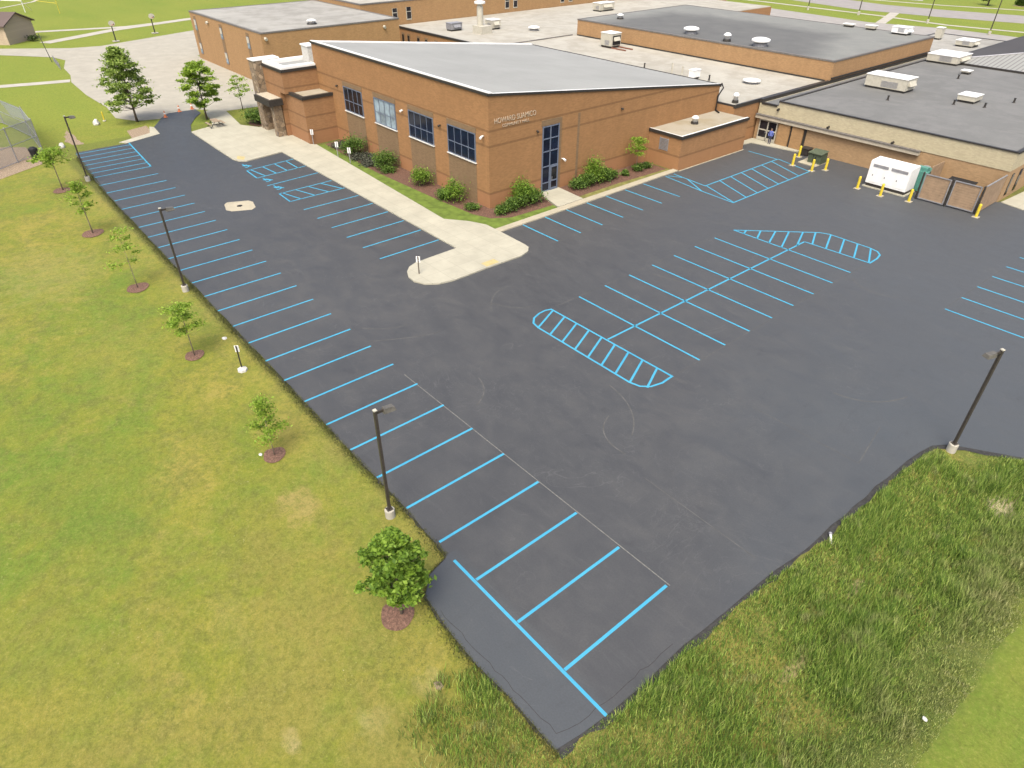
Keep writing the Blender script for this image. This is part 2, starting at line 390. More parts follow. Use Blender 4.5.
M = dict(
 lawn=mat_lawn(), asphalt=mat_asphalt(), conc=mat_concrete('concrete',(.305,.29,.228)), curb=mat_concrete('curb_concrete',(.30,.27,.20),False),
 oldconc=mat_concrete('old_asphalt_court',(.272,.255,.21),False),
 path=mat_concrete('path_concrete',(.31,.29,.25),False), road=mat_concrete('road_asphalt',(.215,.2,.19),False),
 seal=simple('seal_overrun',(.028,.027,.026),.4,6,.8), paint=mat_paint(),
 chalk=simple('chalk_line',(.125,.124,.112),.3,8,.9), chalk2=simple('faint_chalk',(.074,.073,.069),.3,2,.9), yellow=simple('yellow_tactile',(.34,.28,.13),.15,5,.8),
 hall=mat_brick('hall_brick',(.245,.130,.054),(7.06,5.72,1.42),(.25,.122,.058)),
 hallb=mat_brick('vestibule_brick',(.235,.126,.058),(5.72,3.1,1.45),(.235,.118,.057)),
 annexb=mat_brick('annex_brick',(.25,.135,.060),(1.45,),(.25,.128,.058)),
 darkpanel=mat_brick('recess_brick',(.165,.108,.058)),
 oldbrick=mat_brick('school_brick',(.275,.165,.075)), gymbrick=mat_brick('gym_brick',(.285,.172,.082)),
 tanbrick=mat_brick('tan_brick',(.29,.19,.10)), tanfascia=mat_brick('tan_block',(.37,.325,.215)),
 stone=mat_stone(), rooflight=mat_roof('pale_membrane',(.235,.238,.225),.2,None,('y',2.6)),
 roofwhite=mat_roof('cream_membrane',(.325,.31,.265),.35,(.22,.20,.16)), roofgym=mat_roof('gym_gravel_roof',(.27,.262,.235),.35,(.16,.15,.13)),
 roofdark=mat_roof('charcoal_membrane',(.125,.125,.118),.3,(.16,.157,.15),('y',6.1)), roofgrav=mat_gymroof(),
 annexroof=mat_roof('annex_membrane',(.29,.26,.20),.3,(.20,.16,.085)),
 white=simple('white_metal',(.62,.62,.60),.05,4,.5), cream=simple('cream_metal',(.36,.34,.28),.1,3,.6),
 darkmetal=simple('dark_bronze',(.028,.025,.022),.25,6,.5), parapet=simple('grey_coping',(.12,.11,.10),.2,4,.6),
 beige=simple('beige_fascia',(.34,.30,.23),.12,2,.8), steel=simple('galvanized',(.24,.24,.25),.15,5,.45,.3),
 black=simple('black_plastic',(.012,.012,.013),.3,5,.6), glass=mat_glass(), glass2=mat_glass('pale_glass',(.10,.13,.15),.1),
 glass3=mat_glass('dark_glass',(.008,.008,.01),.1),
 frame=simple('aluminium_frame',(.10,.12,.16),.1,5,.5), sill=simple('white_stone_sill',(.5,.49,.46),.06,3,.8),
 post=simple('bronze_pole',(.040,.034,.028),.25,8,.45), lampbase=mat_concrete('pole_base_concrete',(.33,.31,.26),False),
 lampcap=simple('lamp_housing',(.085,.08,.07),.2,9,.5), lens=simple('lamp_lens',(.02,.02,.02),.1,5,.2),
 bollard=simple('yellow_bollard_paint',(.48,.37,.03),.12,5,.55), olive=simple('olive_transformer',(.05,.065,.04),.2,4,.6),
 oliveTop=simple('olive_transformer_top',(.065,.08,.05),.2,4,.6),
 teal=simple('teal_enamel',(.07,.20,.165),.15,4,.5), wood=simple('tan_gate_board',(.235,.165,.105),.16,2,.8),
 bark=simple('tree_bark',(.075,.058,.042),.3,14,.95), barkpale=simple('pale_bark',(.16,.13,.10),.3,14,.95), table=simple('weathered_timber',(.22,.17,.12),.2,8,.85),
 orange=simple('orange_cone',(.42,.14,.06),.15,6,.6), mulch=mat_mulch('red_mulch',(.15,.085,.06)), bedmulch=mat_mulch('bed_mulch',(.115,.062,.042)),
 dirt=mat_mulch('bare_dirt',(.25,.19,.13)), shingle=mat_roof('brown_shingle',(.095,.07,.062),.3), shedwall=mat_brick('shed_block',(.36,.29,.21)),
 rock=simple('white_rock',(.42,.41,.38),.2,7,.9), chain=mat_chain(), rib=mat_rib('ribbed_metal',(.22,.22,.205),'x',.6),
 riptop=mat_roof('dark_side_slope',(.05,.046,.045),.2), groundpale=mat_concrete('lot_paving',(.235,.222,.205),False),
 lawngreen=simple('fed_turf',(.088,.125,.018),.3,1.3,.95), verge=simple('dry_verge',(.13,.125,.035),.3,1.5,.95),
 signface=simple('sign_face',(.6,.6,.58),.04,3,.5), signtext=simple('letter_paint',(.05,.08,.2),.1,3,.6), letter=simple('pale_letters',(.36,.285,.205),.05,3,.6),
 field=simple('brown_field',(.21,.16,.10),.2,.2,.95), rust=simple('rusty_skid',(.16,.07,.045),.3,5,.8),
 tyre=simple('tyre_rubber',(.012,.012,.012),.2,5,.8))
leafA = mat_leaf('maple_leaf', (.09,.17,.018),(.18,.29,.03),(.29,.42,.06), .45)
leafB = mat_leaf('young_leaf', (.17,.27,.028),(.25,.37,.042),(.34,.45,.07), .5)
leafC = mat_leaf('shrub_leaf', (.055,.105,.016),(.095,.165,.024),(.15,.23,.036), .3)
leafD = mat_leaf('dusky_leaf', (.045,.05,.035),(.07,.075,.05),(.095,.095,.065), .15)
leafF = mat_leaf('tree_leaf', (.16,.24,.042),(.25,.34,.065),(.36,.45,.12), .5)
leafE = mat_leaf('dark_tree_leaf', (.03,.05,.012),(.05,.08,.015),(.07,.10,.02), .2)

# ------------------------------------------------------------------ plants
def leaves_mesh(name, centers, size, mat, parent, jitter=.5, flat=.35, kind=None):
    """many small folded leaf faces, each an island of its own"""
    c = np.asarray(centers); n = len(c)
    off = np.zeros(3)
    p = parent
    while p is not None: off += np.array(p.location); p = p.parent
    nrm = rng.normal(size=(n,3)); nrm[:,2] = np.abs(nrm[:,2])+flat*2.2; nrm /= np.linalg.norm(nrm,axis=1)[:,None]
    t = rng.normal(size=(n,3)); t -= (t*nrm).sum(1)[:,None]*nrm; t /= np.linalg.norm(t,axis=1)[:,None]
    b = np.cross(nrm,t)
    s = size*(1+jitter*rng.uniform(-1,1,size=(n,1)))
    q = np.stack([c-t*s*.62, c-b*s*.36+nrm*s*.1, c+t*s*.62-nrm*s*.12, c+b*s*.36+nrm*s*.1],1).reshape(-1,3)-off
    me = bpy.data.meshes.new(name)
    me.vertices.add(4*n); me.vertices.foreach_set('co', q.astype(np.float32).ravel())
    me.loops.add(4*n); me.loops.foreach_set('vertex_index', np.arange(4*n,dtype=np.int32))
    me.polygons.add(n); me.polygons.foreach_set('loop_start', np.arange(0,4*n,4,dtype=np.int32)); me.polygons.foreach_set('loop_total', np.full(n,4,dtype=np.int32))
    me.materials.append(mat); me.update(calc_edges=True)
    o = bpy.data.objects.new(name, me); C.objects.link(o)
    if parent is not None: o.parent = parent
    if kind: o['kind'] = kind
    return o
def make_tree(name, label, loc, h, crown_r, crown_z0, nclump, nleaf, leaf, lm, trunk_r=.06, shape='oval', spread=.3, group=None, bark='bark', lean=(0,0), cat='tree'):
    x, y = loc; t = thing(name, label, cat, (x,y,-.05), 0, group)
    r = random.Random(hash(round(x*7+y*13)) & 0xffff)
    mb = MB()
    top = Vector((x+lean[0], y+lean[1], h*.93))
    tr = [Vector((x,y,-.12)), Vector((x+lean[0]*.1,y+lean[1]*.1,crown_z0*.6)), Vector((x+lean[0]*.4+r.uniform(-.05,.05),y+lean[1]*.4,crown_z0+.2*(h-crown_z0))), Vector((x+lean[0]*.8,y+lean[1]*.8,crown_z0+.6*(h-crown_z0))), top]
    mb.tube(tr, [trunk_r*1.35, trunk_r, trunk_r*.8, trunk_r*.45, trunk_r*.12], 8)
    cen = []
    for i in range(nclump):
        u = (i+.5)/nclump
        z = crown_z0+(h-crown_z0)*(u**(.85))
        uu = (z-crown_z0)/(h-crown_z0)
        if shape == 'oval': pr = math.sin(PI*min(1,max(.06,.12+uu*.86)))**.6
        elif shape == 'cone': pr = (1-uu)**.75*(.55+.45*min(1,uu*5))+.05
        elif shape == 'flat': pr = math.sin(PI*(.25+uu*.62))**.5
        else: pr = math.sin(PI*(.1+uu*.8))**.5
        a = i*2.39996+r.uniform(-.5,.5); rr = crown_r*pr*(r.uniform(.12,1.0)**.55)*r.uniform(.78,1.22)
        cc = Vector((x+lean[0]*uu+rr*math.cos(a), y+lean[1]*uu+rr*math.sin(a), z+r.uniform(-.1,.1)*crown_r*.4))
        cen.append(cc)
        zb = max(crown_z0*.85, z-rr*r.uniform(.45,.8)); ub = min(.98,max(0,(zb-crown_z0)/(h-crown_z0)))
        b0 = Vector((x+lean[0]*ub, y+lean[1]*ub, zb)); mid = (b0+cc)/2+Vector((0,0,-.06*rr))
        br = trunk_r*.35*(1-.5*uu)
        mb.tube([b0, mid, cc], [br, br*.6, br*.2], 5, caps=False)
    mb.build('trunk', M[bark], t, smooth=True)
    per = nleaf//nclump; pts = []
    for cc in cen:
        s = spread*crown_r*r.uniform(.65,1.25)
        k = int(per*r.uniform(.6,1.4))
        pts.append(np.array(cc)+rng.normal(size=(k,3))*np.array([s,s,s*.33]))
    leaves_mesh('crown', np.concatenate(pts), leaf, lm, t)
    return t
def make_shrub(name, label, loc, r_, h, n, leaf, lm, group=None, clumps=9, cat='shrub'):
    x, y = loc; t = thing(name, label, cat, (x,y,0), 0, group)
    r = random.Random(int(x*31+y*17)); mb = MB(); pts = []
    for i in range(clumps):
        a = i*2.4; rr = r_*math.sqrt((i+.4)/clumps)*.8
        c = Vector((x+rr*math.cos(a), y+rr*math.sin(a), h*(.45+.35*(1-rr/r_)+r.uniform(-.12,.16))))
        mb.tube([(x+rr*.15*math.cos(a),y+rr*.15*math.sin(a),-.05),(x+rr*.6*math.cos(a),y+rr*.6*math.sin(a),c.z*.5),tuple(c)], [.03,.02,.008], 5)
        k = n//clumps; s = r_*.30*r.uniform(.8,1.25)
        pts.append(np.array(c)+rng.normal(size=(k,3))*np.array([s,s,h*.2]))
    P_ = np.concatenate(pts); P_[:,2] = np.maximum(P_[:,2], .03)
    mb.build('stem', M['bark'], t); leaves_mesh('foliage', P_, leaf, lm, t)
    return t

# ------------------------------------------------------------------ ground
def wob(poly, step=1.2, amp=.05, closed=True, seed=1, skip=()):
    r = random.Random(seed); out = []
    n = len(poly)
    for i in range(n if closed else n-1):
        a = Vector(poly[i]); b = Vector(poly[(i+1)%n]); L = (b-a).length; k = max(1,int(L/step))
        if i in skip: k = 1
        nn = Vector((-(b-a).y,(b-a).x)).normalized()
        for j in range(k):
            p = a+(b-a)*j/k
            if j and i not in skip: p = p+nn*r.uniform(-amp,amp)
            out.append((p.x,p.y))
    if not closed: out.append(tuple(poly[-1]))
    return out
EDGE_B = [(-1.95,8.35),(-2.25,6.0),(-2.32,4.1),(-2.25,1.75),(-2.4,-.9),(-2.55,-4.4),(-2.8,-7.5),(-2.85,-10.7),(-3.0,-14.7),(-3.15,-17.0),(-3.35,-18.1),(-3.75,-18.7),(-4.5,-19.3),(-6.9,-20.8),(-12.5,-23.5),(-24,-27)]
LEFT = [(87.0,-5.1),(83.5,-4.75),(82.0,-.65),(81.9,5.0),(75,5.5),(65.6,5.82),(50,5.93),(37.3,6.0),(21,6.08),(12,6.12),(7.45,6.25),(7.25,6.45),(7.0,7.5),(6.2,8.25),(4.1,8.45),(2.3,8.5),(.6,8.35)]
RIGHT = [(-24,-95),(7,-95),(7.6,-62),(8.15,-59.75),(35.7,-59.75),(35.7,-55.0),(33.75,-55.0),(33.75,-43.15),(33.72,-40.7),(33.55,-30),(33.4,-18.1)]
PEN = [(30.1,-18.0),(29.4,-17.9),(28.85,-17.35),(28.55,-16.4),(28.62,-12.75),(28.6,-9.6),(28.85,-8.4),(29.5,-7.5),(30.4,-7.12),(31.3,-7.2),(32.1,-7.6),(32.7,-8.2),(33.0,-9.0),(33.05,-10.5),(33.13,-13.15)]
TOPE = [(66.9,-13.15),(66.3,-8.75),(66.9,-8.05),(67.9,-7.8),(74,-7.85),(81.6,-7.95),(85.2,-9.1),(88,-10.6),(90.3,-12.2),(92.6,-12.3),(92.9,-8.7),(91.2,-7.4)]
lot = EDGE_B+RIGHT+PEN+TOPE+LEFT
rnd = wob(EDGE_B, 1.0, .07, False, 3)
lotw = rnd+RIGHT+PEN+TOPE+wob(LEFT, 1.4, .05, False, 5)
mb = MB(); mb.sheet(lotw, 0.0)
n = len(lotw)
for i in range(len(rnd)-1):   # raised asphalt lip along the meadow
    a, b = lotw[i], lotw[i+1]
    mb.add([(*a,0),(*b,0),(b[0],b[1],-.2),(a[0],a[1],-.2)], [(0,1,2,3)])
parking_lot = mb.build('parking_lot', M['asphalt'], kind='structure')
# tar that ran over the edge
def ribbon(pts, w0, w1, z, seed, side=1):
    r = random.Random(seed); v = []; f = []
    P_ = wob(pts, .45, .02, False, seed)
    for i, p in enumerate(P_):
        a = Vector(P_[max(i-1,0)]); b = Vector(P_[min(i+1,len(P_)-1)]); d = (b-a).normalized(); nn = Vector((-d.y,d.x))*side
        w = r.uniform(w0,w1)
        q = Vector(p)+nn*w; q2 = Vector(p)-nn*.3
        v += [(q2.x,q2.y,z),(q.x,q.y,z-.015)]
    for i in range(len(P_)-1): f.append((2*i,2*i+1,2*i+3,2*i+2) if side > 0 else (2*i,2*i+2,2*i+3,2*i+1))
    return v, f
mb = MB()
v, f = ribbon(EDGE_B, .12, .36, -.022, 2, -1); mb.add(v, f)
v, f = ribbon(LEFT+[EDGE_B[0]], .0, .17, -.022, 4, -1); mb.add(v, f)
sealo = mb.build('tar_edge', M['seal'], kind='structure')

def seg_d(px, py, pts):
    d = np.full(px.shape, 1e9)
    for (x0,y0),(x1,y1) in zip(pts[:-1],pts[1:]):
        dx, dy = x1-x0, y1-y0; t = np.clip(((px-x0)*dx+(py-y0)*dy)/(dx*dx+dy*dy),0,1)
        d = np.minimum(d, np.hypot(px-(x0+t*dx), py-(y0+t*dy)))
    return d
xe = np.array([e[0] for e in EDGE_B]); ye = np.array([e[1] for e in EDGE_B])
def edge_x(y):      # x of the lower lot edge at this y
    return np.interp(y, ye[::-1], xe[::-1])
def terrain_z(x, y):
    x = np.asarray(x,float); y = np.asarray(y,float)
    out = (x < edge_x(np.minimum(y,8.35)))
    d = np.where(out, seg_d(x, y, EDGE_B), 0)
    s = np.clip(d/3.2,0,1); s = s*s*(3-2*s); u = np.clip((d-4.5)/4,0,1)
    side = np.clip((8.8-y)/5,0,1)
    und = .05*np.sin(x*.9+y*.4)*np.sin(y*.8-x*.3)*s
    return -.055-(.5*s-.38*u)*side*out+und*out*side
gx = np.concatenate([[-880,-500,-300,-120,-60,-40],np.arange(-30,-.9,.5),np.arange(0,100,5),[110,130,160,200,260,400,650,880]])
gy = np.concatenate([[-880,-600,-400,-200,-120,-80,-60,-45,-38],np.arange(-34,12.1,.5),[14,18,25,40,60,100,300,600,880]])
X_, Y_ = np.meshgrid(gx, gy, indexing='ij'); Z_ = terrain_z(X_, Y_)
nx, ny = X_.shape
me = bpy.data.meshes.new('ground')
idx = np.arange(nx*ny).reshape(nx,ny)
fa = np.stack([idx[:-1,:-1],idx[1:,:-1],idx[1:,1:],idx[:-1,1:]],-1).reshape(-1,4)
me.from_pydata(np.stack([X_,Y_,Z_],-1).reshape(-1,3).tolist(), [], fa.tolist()); me.materials.append(M['lawn']); me.shade_smooth(); me.update()
g = bpy.data.objects.new('ground', me); C.objects.link(g); g['kind'] = 'structure'

def struct(name, poly, z, m, h=None):
    b = MB()
    if h is None: b.sheet(poly, z)
    else:
        b.sheet(poly, z); nn = len(poly)
        a = sum(poly[i][0]*poly[(i+1)%nn][1]-poly[(i+1)%nn][0]*poly[i][1] for i in range(nn))
        P_ = poly if a > 0 else poly[::-1]
        for i in range(nn):
            p, q = P_[i], P_[(i+1)%nn]
            b.add([(*p,z-h),(*q,z-h),(*q,z),(*p,z)], [(0,1,2,3)])
    return b.build(name, m, kind='structure')

# sidewalks (0.12 m kerb face)
plaza = list(reversed(PEN))
walk = [(33.4,-18.1)]+PEN+[(66.9,-13.15),(66.3,-8.75),(66.9,-8.05),(67.9,-7.8),(74,-7.85),(81.6,-7.95),(82.6,-10.9),(85.5,-11.9),(90.2,-12.6),(90.8,-13.8),(88.9,-15.1),(80.8,-13.9),(78.2,-15.3),(78,-17.9),(72.0,-17.9),(67.6,-16.95),(66.9,-17.5),(55,-16.85),(38.9,-15.95),(37.0,-17.4),(35.4,-18.1)]
struct('sidewalk', walk, .11, M['conc'], .2)
struct('curb', [(33.4,-18.1),(34.15,-18.1),(34.35,-30),(34.45,-41.5),(34.45,-43.1),(33.75,-43.1),(33.72,-40.7),(33.55,-30)], .105, M['curb'], .2)
struct('entrance_walk', [(34.35,-25.95),(38.2,-27.0),(38.2,-29.6),(34.4,-29.3)], .115, M['conc'], .2)
struct('loading_walk', [(35.6,-55.1),(35.6,-59.6),(28.8,-59.6),(29.2,-58.9),(32.3,-58.35),(34.6,-57.9),(34.9,-55.1)], .1, M['conc'], .2)
struct('annex_curb', [(33.74,-43.1),(33.74,-55.0),(33.62,-55.0),(33.62,-43.2)], .05, M['curb'], .1)
struct('gate_walk', [(7.95,-59.9),(5.9,-59.3),(3.6,-62),(3,-70),(7.2,-70)], .06, M['conc'], .12)
struct('drive_apron', [(87.6,-4.75),(84.6,-3.9),(82.9,.1),(82.0,-.65),(83.5,-4.78),(87.0,-5.12)], .03, M['conc'], .1)
struct('apron_slab', [(84.0,-4.2),(83.0,-1.5),(87.5,-2.0),(88.5,-4.6)], .0, M['dirt'])
struct('lawn_strip', [(66.6,-17.45),(38.9,-16.0),(37.2,-17.45),(35.8,-18.12),(34.16,-18.15),(34.3,-25.9),(35.1,-26.0),(35.3,-21),(36.3,-19.4),(38.2,-18.7),(44,-18.3),(54,-17.9),(66.6,-18.4)], .05, M['lawngreen'], .12)
struct('mulch_bed', [(66.6,-18.4),(54,-17.9),(44,-18.3),(38.2,-18.7),(36.3,-19.4),(35.3,-21),(35.1,-26),(38.2,-26.9),(38.2,-20.9),(67,-20.9)], .04, M['bedmulch'], .1)
struct('planting_bed', [(35.1,-29.4),(38.2,-29.7),(38.2,-42.6),(34.9,-42.6)], .04, M['bedmulch'], .1)
struct('verge_strip', [(34.37,-29.4),(35.1,-29.4),(35.2,-35),(34.9,-42.7),(34.46,-42.7)], .06, M['verge'], .1)
struct('tactile_pad', [(28.75,-12.9),(29.5,-12.9),(29.5,-14.2),(28.75,-14.2)], .115, M['yellow'])
struct('tactile_pad', [(66.75,-8.6),(67.6,-8.15),(68.6,-8.6),(67.8,-9.2)], .115, M['yellow'])
# old court and paths in the far left
court = [(161.6,.7),(200,6),(200,14),(154.2,1.8),(146,-5.2),(141.5,-6.4),(134,-4.6),(127.4,-4.2),(121.7,-3.1),(111,-2.8),(101.6,-3.2),(94.8,-2.6),(91.6,-4.3),(90.7,-7.0),(91.2,-7.4),(92.9,-8.7),(92.6,-12.3),(90.3,-12.2),(90.9,-13.9),(89.2,-15.0),(88.7,-19),(87,-26),(130.2,-25.6),(131,-24.5),(159.5,-34),(175,-60),(165,-60),(170,-80),(190,-80),(190,-60),(166,-42),(160.5,-36),(152.6,-15),(153.8,-9.8)]
court = [(161.6,.7),(154.2,1.8),(146,-5.2),(141.5,-6.4),(134,-4.6),(127.4,-4.2),(121.7,-3.1),(111,-2.8),(101.6,-3.2),(94.8,-2.6),(91.6,-4.3),(90.7,-7.0),(91.2,-7.4),(92.9,-8.7),(92.6,-12.3),(90.9,-13.9),(89.2,-15.0),(88.7,-19),(87,-26),(131,-26),(145,-80),(190,-80),(168,-50),(160.5,-36),(152.6,-15),(153.8,-9.8)]
struct('old_court', court, -.02, M['oldconc'])
struct('service_lane', [(161.6,.7),(154.2,1.8),(150,60),(158,60)], -.022, M['oldconc'])
def road_strip(name, pts, w, m, z=-.03):
    b = MB(); b.path(pts, w, z); return b.build(name, m, kind='structure')
road_strip('garden_path', [(179.5,-8.5),(177,-17),(174.5,-25.5),(176,-34),(178,-40)], 2.2, M['path'])
road_strip('garden_path', [(163.2,-7.2),(167.5,-15),(172,-22.5),(177.5,-40),(180,-52)], 3.0, M['path'], -.026)
road_strip('field_path', [(123,-3.2),(124.3,2),(125.5,6.3),(127,20)], 2.2, M['path'])
road_strip('field_line', [(222,4),(226,-8),(236,-18),(245,-22)], 1.0, M['path'])
# paving behind the school and the street beyond it
struct('rear_paving', [(30,-104),(7,-104),(-20,-100),(-20,-150),(40.8,-166.5),(56.6,-166.8),(72.3,-162.2),(110,-166.8),(120,-170),(160,-175),(160,-105),(112,-105)], -.02, M['groundpale'])
struct('old_strip_paving', [(-24,-95.2),(7,-95.2),(7,-104.2),(-24,-101)], -.01, M['groundpale'])
road_strip('street_path', [(220,-170),(110,-176.3),(75.9,-174.9),(58.8,-172.2),(43.5,-174.6),(20,-178)], 1.6, M['path'])
road_strip('street', [(200,-215),(120,-196),(85,-189),(67,-191.5),(50.5,-196),(20,-206)], 15, M['road'])
road_strip('street_path', [(200,-232),(95,-204),(74,-208),(57,-214),(30,-222)], 1.6, M['path'])
road_strip('lot_drive', [(70,-163),(73.5,-175),(76,-183)], 2.2, M['path'], -.024)
struct('brown_field', [(62,-222),(52,-218),(20,-228),(20,-330),(75,-330)], -.03, M['field'])
struct('far_paving', [(82,-213),(98,-210),(108,-222),(88,-228)], -.028, M['groundpale'])
struct('bare_patch', [(88,9),(80,8.6),(76,15),(76,30),(92,30),(92,14)], -.03, M['dirt'])
struct('bare_patch', wob([(93,3.6),(88,4.9),(85.5,4.6),(85,3.4),(88,3.6)],.6,.2,True,9), -.035, M['dirt'])
for px in [(-9.2,-23.8,1.6),(-8.1,-22.2,1.0)]:
    pts = [(px[0]+px[2]*(1+.3*math.sin(3*a))*math.cos(a), px[1]+.8*px[2]*math.sin(a)) for a in np.linspace(0,2*PI,20)[:-1]]

# drain pad
struct('drain_pad', [(54.9,-4.2),(54.3,-4.4),(52.8,-4.05),(52.4,-3.5),(53.2,-1.9),(53.8,-1.6),(55.3,-2.0),(55.7,-2.4)], .006, M['curb'])
b = MB(); b.lathe(54.05,-3.0,[(.25,.008),(.25,.03),(.23,.035),(.2,.02)],16)
for k in range(-2,3): b.box(54.05-.19,54.05+.19,-3.0+k*.075-.015,-3.0+k*.075+.015,.02,.034)
tag(b.build('drain_cover', M['darkmetal']), 'round iron drain cover in the pale concrete square of the parking lot', 'drain cover')

# ------------------------------------------------------------------ painted markings (parts of the lot)
W = .14
def pline(a, b, name='stall_line', w=W):
    m = MB(); m.strip(a, b, w, .004); return m.build(name, M['paint'], parking_lot)
L = 2.74
for i in range(0, 26):
    k = i
    x = k*L
    y1 = float(np.interp(x, [0,8,12,21,37,50,70], [6.05,6.1,6.12,6.08,6.0,5.92,5.75]))
    pline((x, .02), (x, y1))
for k in range(7): pline((71.4+k*1.62, -.15-.08*k), (71.4+k*1.62, 5.55-.07*k), 'hatch_line')
pline((71.3,-.1),(82.0,-.75),'hatch_border',.14)
pline((-2.25,6.12),(6.95,6.2),'edge_line',.14)
# centre island rows
CX1, CX2, CS, CY = 20.68, 9.80, 15.25, -15.2
for k in range(8):
    y = CY-L*k
    a, bb = (CX1, CX2)
    if k == 7: a = 15.2
    pline((a,y),(bb,y))
pline((CS,-12.5),(CS,-36.9),'spine_line')
def arc(cx, cy, rx, ry, a0, a1, n=10): return [(cx+rx*math.cos(a0+(a1-a0)*i/n), cy+ry*math.sin(a0+(a1-a0)*i/n)) for i in range(n+1)]
lo_hatch = [(9.78,-12.44),(20.63,-12.35),(20.78,-11.9),(20.74,-11.3),(20.5,-10.6),(20.0,-10.1),(19.34,-9.95),(11.04,-9.95),(10.35,-10.13),(9.92,-10.6),(9.72,-11.4)]
m = MB(); m.path(lo_hatch, W, .0045, True); m.build('island_outline', M['paint'], parking_lot)
for k in range(9):
    x = 20.45-k*1.19
    pline((x,-12.38),(x-1.08 if k < 8 else x-.95,-10.0 if k < 8 else -10.35),'island_hatch_line')
up = [(20.6,-34.35),(15.42,-39.7),(14.66,-40.03),(11.03,-40.0),(10.3,-39.8),(9.84,-39.31),(9.66,-38.4),(9.64,-37.2),(15.2,-36.92)]
m = MB(); m.path(up, W, .0045); m.build('island_outline', M['paint'], parking_lot)
pline((20.6,-34.35),(15.2,-34.38),'island_hatch_line')
for a, bb in (((19.84,-35.1),(19.57,-34.36)),((18.95,-35.98),(18.24,-34.36)),((18.05,-36.9),(17.07,-34.36)),((17.25,-37.75),(15.88,-34.36)),((16.4,-38.6),(15.24,-35.72)),((15.65,-39.4),(14.56,-36.97)),((14.55,-40.0),(13.34,-37.0)),((13.31,-40.0),(12.15,-37.05)),((12.11,-40.0),(10.95,-37.12)),((10.95,-40.0),(9.78,-37.3))):
    pline(a, bb, 'island_hatch_line')
# tyre scuffs and swirls left on the fresh sealer
for pts_ in ([(27.1,-.6),(25.9,-1.9),(25.4,-3.3)],[(25.2,-.2),(24.3,-1.6),(23.5,-3.4),(23.4,-4.6)],[(24.2,-9.6),(22.6,-10.4),(21.9,-11.5)],[(23.2,-8.9),(24.9,-10.6),(25.3,-12.2)],[(11.6,-8.8),(9.2,-8.0),(7.6,-6.3)],[(6.8,-4.9),(8.6,-5.2),(9.6,-6.6)],[(2.5,-18.5),(.6,-19.4),(-.5,-21.5)],[(9.2,-33.5),(7.4,-32.6),(5.4,-33.2)],[(19.6,-22.2),(15.6,-23.3),(12.4,-24.0)],[(17.3,-3.2),(16.0,-2.6),(15.2,-1.4)]):
    P0, P1, P2_ = pts_[0], pts_[len(pts_)//2], pts_[-1]; cv = []
    for q_ in range(17):
        u_ = q_/16; cx_ = 2*P1[0]-.5*(P0[0]+P2_[0]); cy_ = 2*P1[1]-.5*(P0[1]+P2_[1])
        cv.append(((1-u_)**2*P0[0]+2*u_*(1-u_)*cx_+u_*u_*P2_[0], (1-u_)**2*P0[1]+2*u_*(1-u_)*cy_+u_*u_*P2_[1]))
    m = MB(); m.path(cv, .06, .0018); m.build('tyre_scuff', M['chalk2'], parking_lot)
# row in front of the building
for k in range(8):
    y = -20.75-L*k+(0 if k < 7 else .25)
    if k < 7: pline((34.1-.55-.0,y),(28.85,y))
# crosshatched loading zone
pline((33.0,-55.0),(29.2,-54.9),'zone_line')
m = MB(); m.path([(29.2,-55.0),(29.1,-41.6),(33.5,-42.0)], W, .0045); m.build('zone_line', M['paint'], parking_lot)
m = MB(); m.path([(29.2,-55.05),(24.67,-53.9),(24.52,-39.95),(29.0,-41.7)], W, .0047); m.build('zone_line', M['paint'], parking_lot)
m = MB(); m.path([(24.52,-39.85),(28.4,-40.1),(33.55,-40.75)], W, .0049); m.build('zone_line', M['paint'], parking_lot)
pline((28.4,-40.1),(31.4,-41.75),'zone_line'); pline((33.5,-41.1),(32.2,-41.8),'zone_line')
for k in range(6):
    y = -44.05-k*1.93
    pline((29.12,y),(24.6,y+1.97),'zone_hatch_line')
# accessible bays by the hall
for k in range(6): pline((35.6+L*k,-7.25),(35.6+L*k,-13.05))
pline((52.05,-7.18),(52.05,-13.05)); pline((54.7,-7.27),(54.85,-13.05)); pline((57.6,-7.29),(57.95,-13.1)); pline((60.46,-7.43),(60.85,-13.1)); pline((63.4,-7.54),(63.9,-13.1))
pline((52.05,-7.18),(54.7,-7.27),'zone_line'); pline((60.46,-7.43),(63.4,-7.54),'zone_line')
for k in range(4): pline((54.72+.02*k,-7.6-k*1.4),(52.06,-8.3-k*1.5),'zone_hatch_line')
for k in range(4): pline((63.45+.07*k,-7.97-k*1.4),(60.55+.07*k,-8.4-k*1.25),'zone_hatch_line')
def access_symbol(x, y, s=1.0, rot=0):
    m = MB()
    def T(u, v): return (x-u*s, y-v*s)     # u towards the camera, v to the right
    m.path([T(*p) for p in arc(0.05,0,.62,.55,-.6,3.9,14)], .16, .0045)
    m.path([T(-.95,.05),T(-.15,-.05),T(-.1,.55),T(.45,.75),T(.5,.95)], .17, .005)
    m.path([T(-.6,.0),T(-.55,.5)], .13, .0055)
    cir = [T(-1.25+.17*math.cos(a), .02+.17*math.sin(a)) for a in np.linspace(0,2*PI,10)[:-1]]
    m.sheet(cir, .0045)
    m.build('access_symbol', M['paint'], parking_lot)
access_symbol(64.9,-8.0,.62); access_symbol(59.2,-7.9,.62); access_symbol(56.35,-7.8,.62)
# right hand rows, run out of frame
for k in range(7):
    y = -34.1-2.72*k
    pline((2.55-.06*k, y), (-8.5, y))
pline((-3.0,-34.1),(-3.0,-50.4),'spine_line')
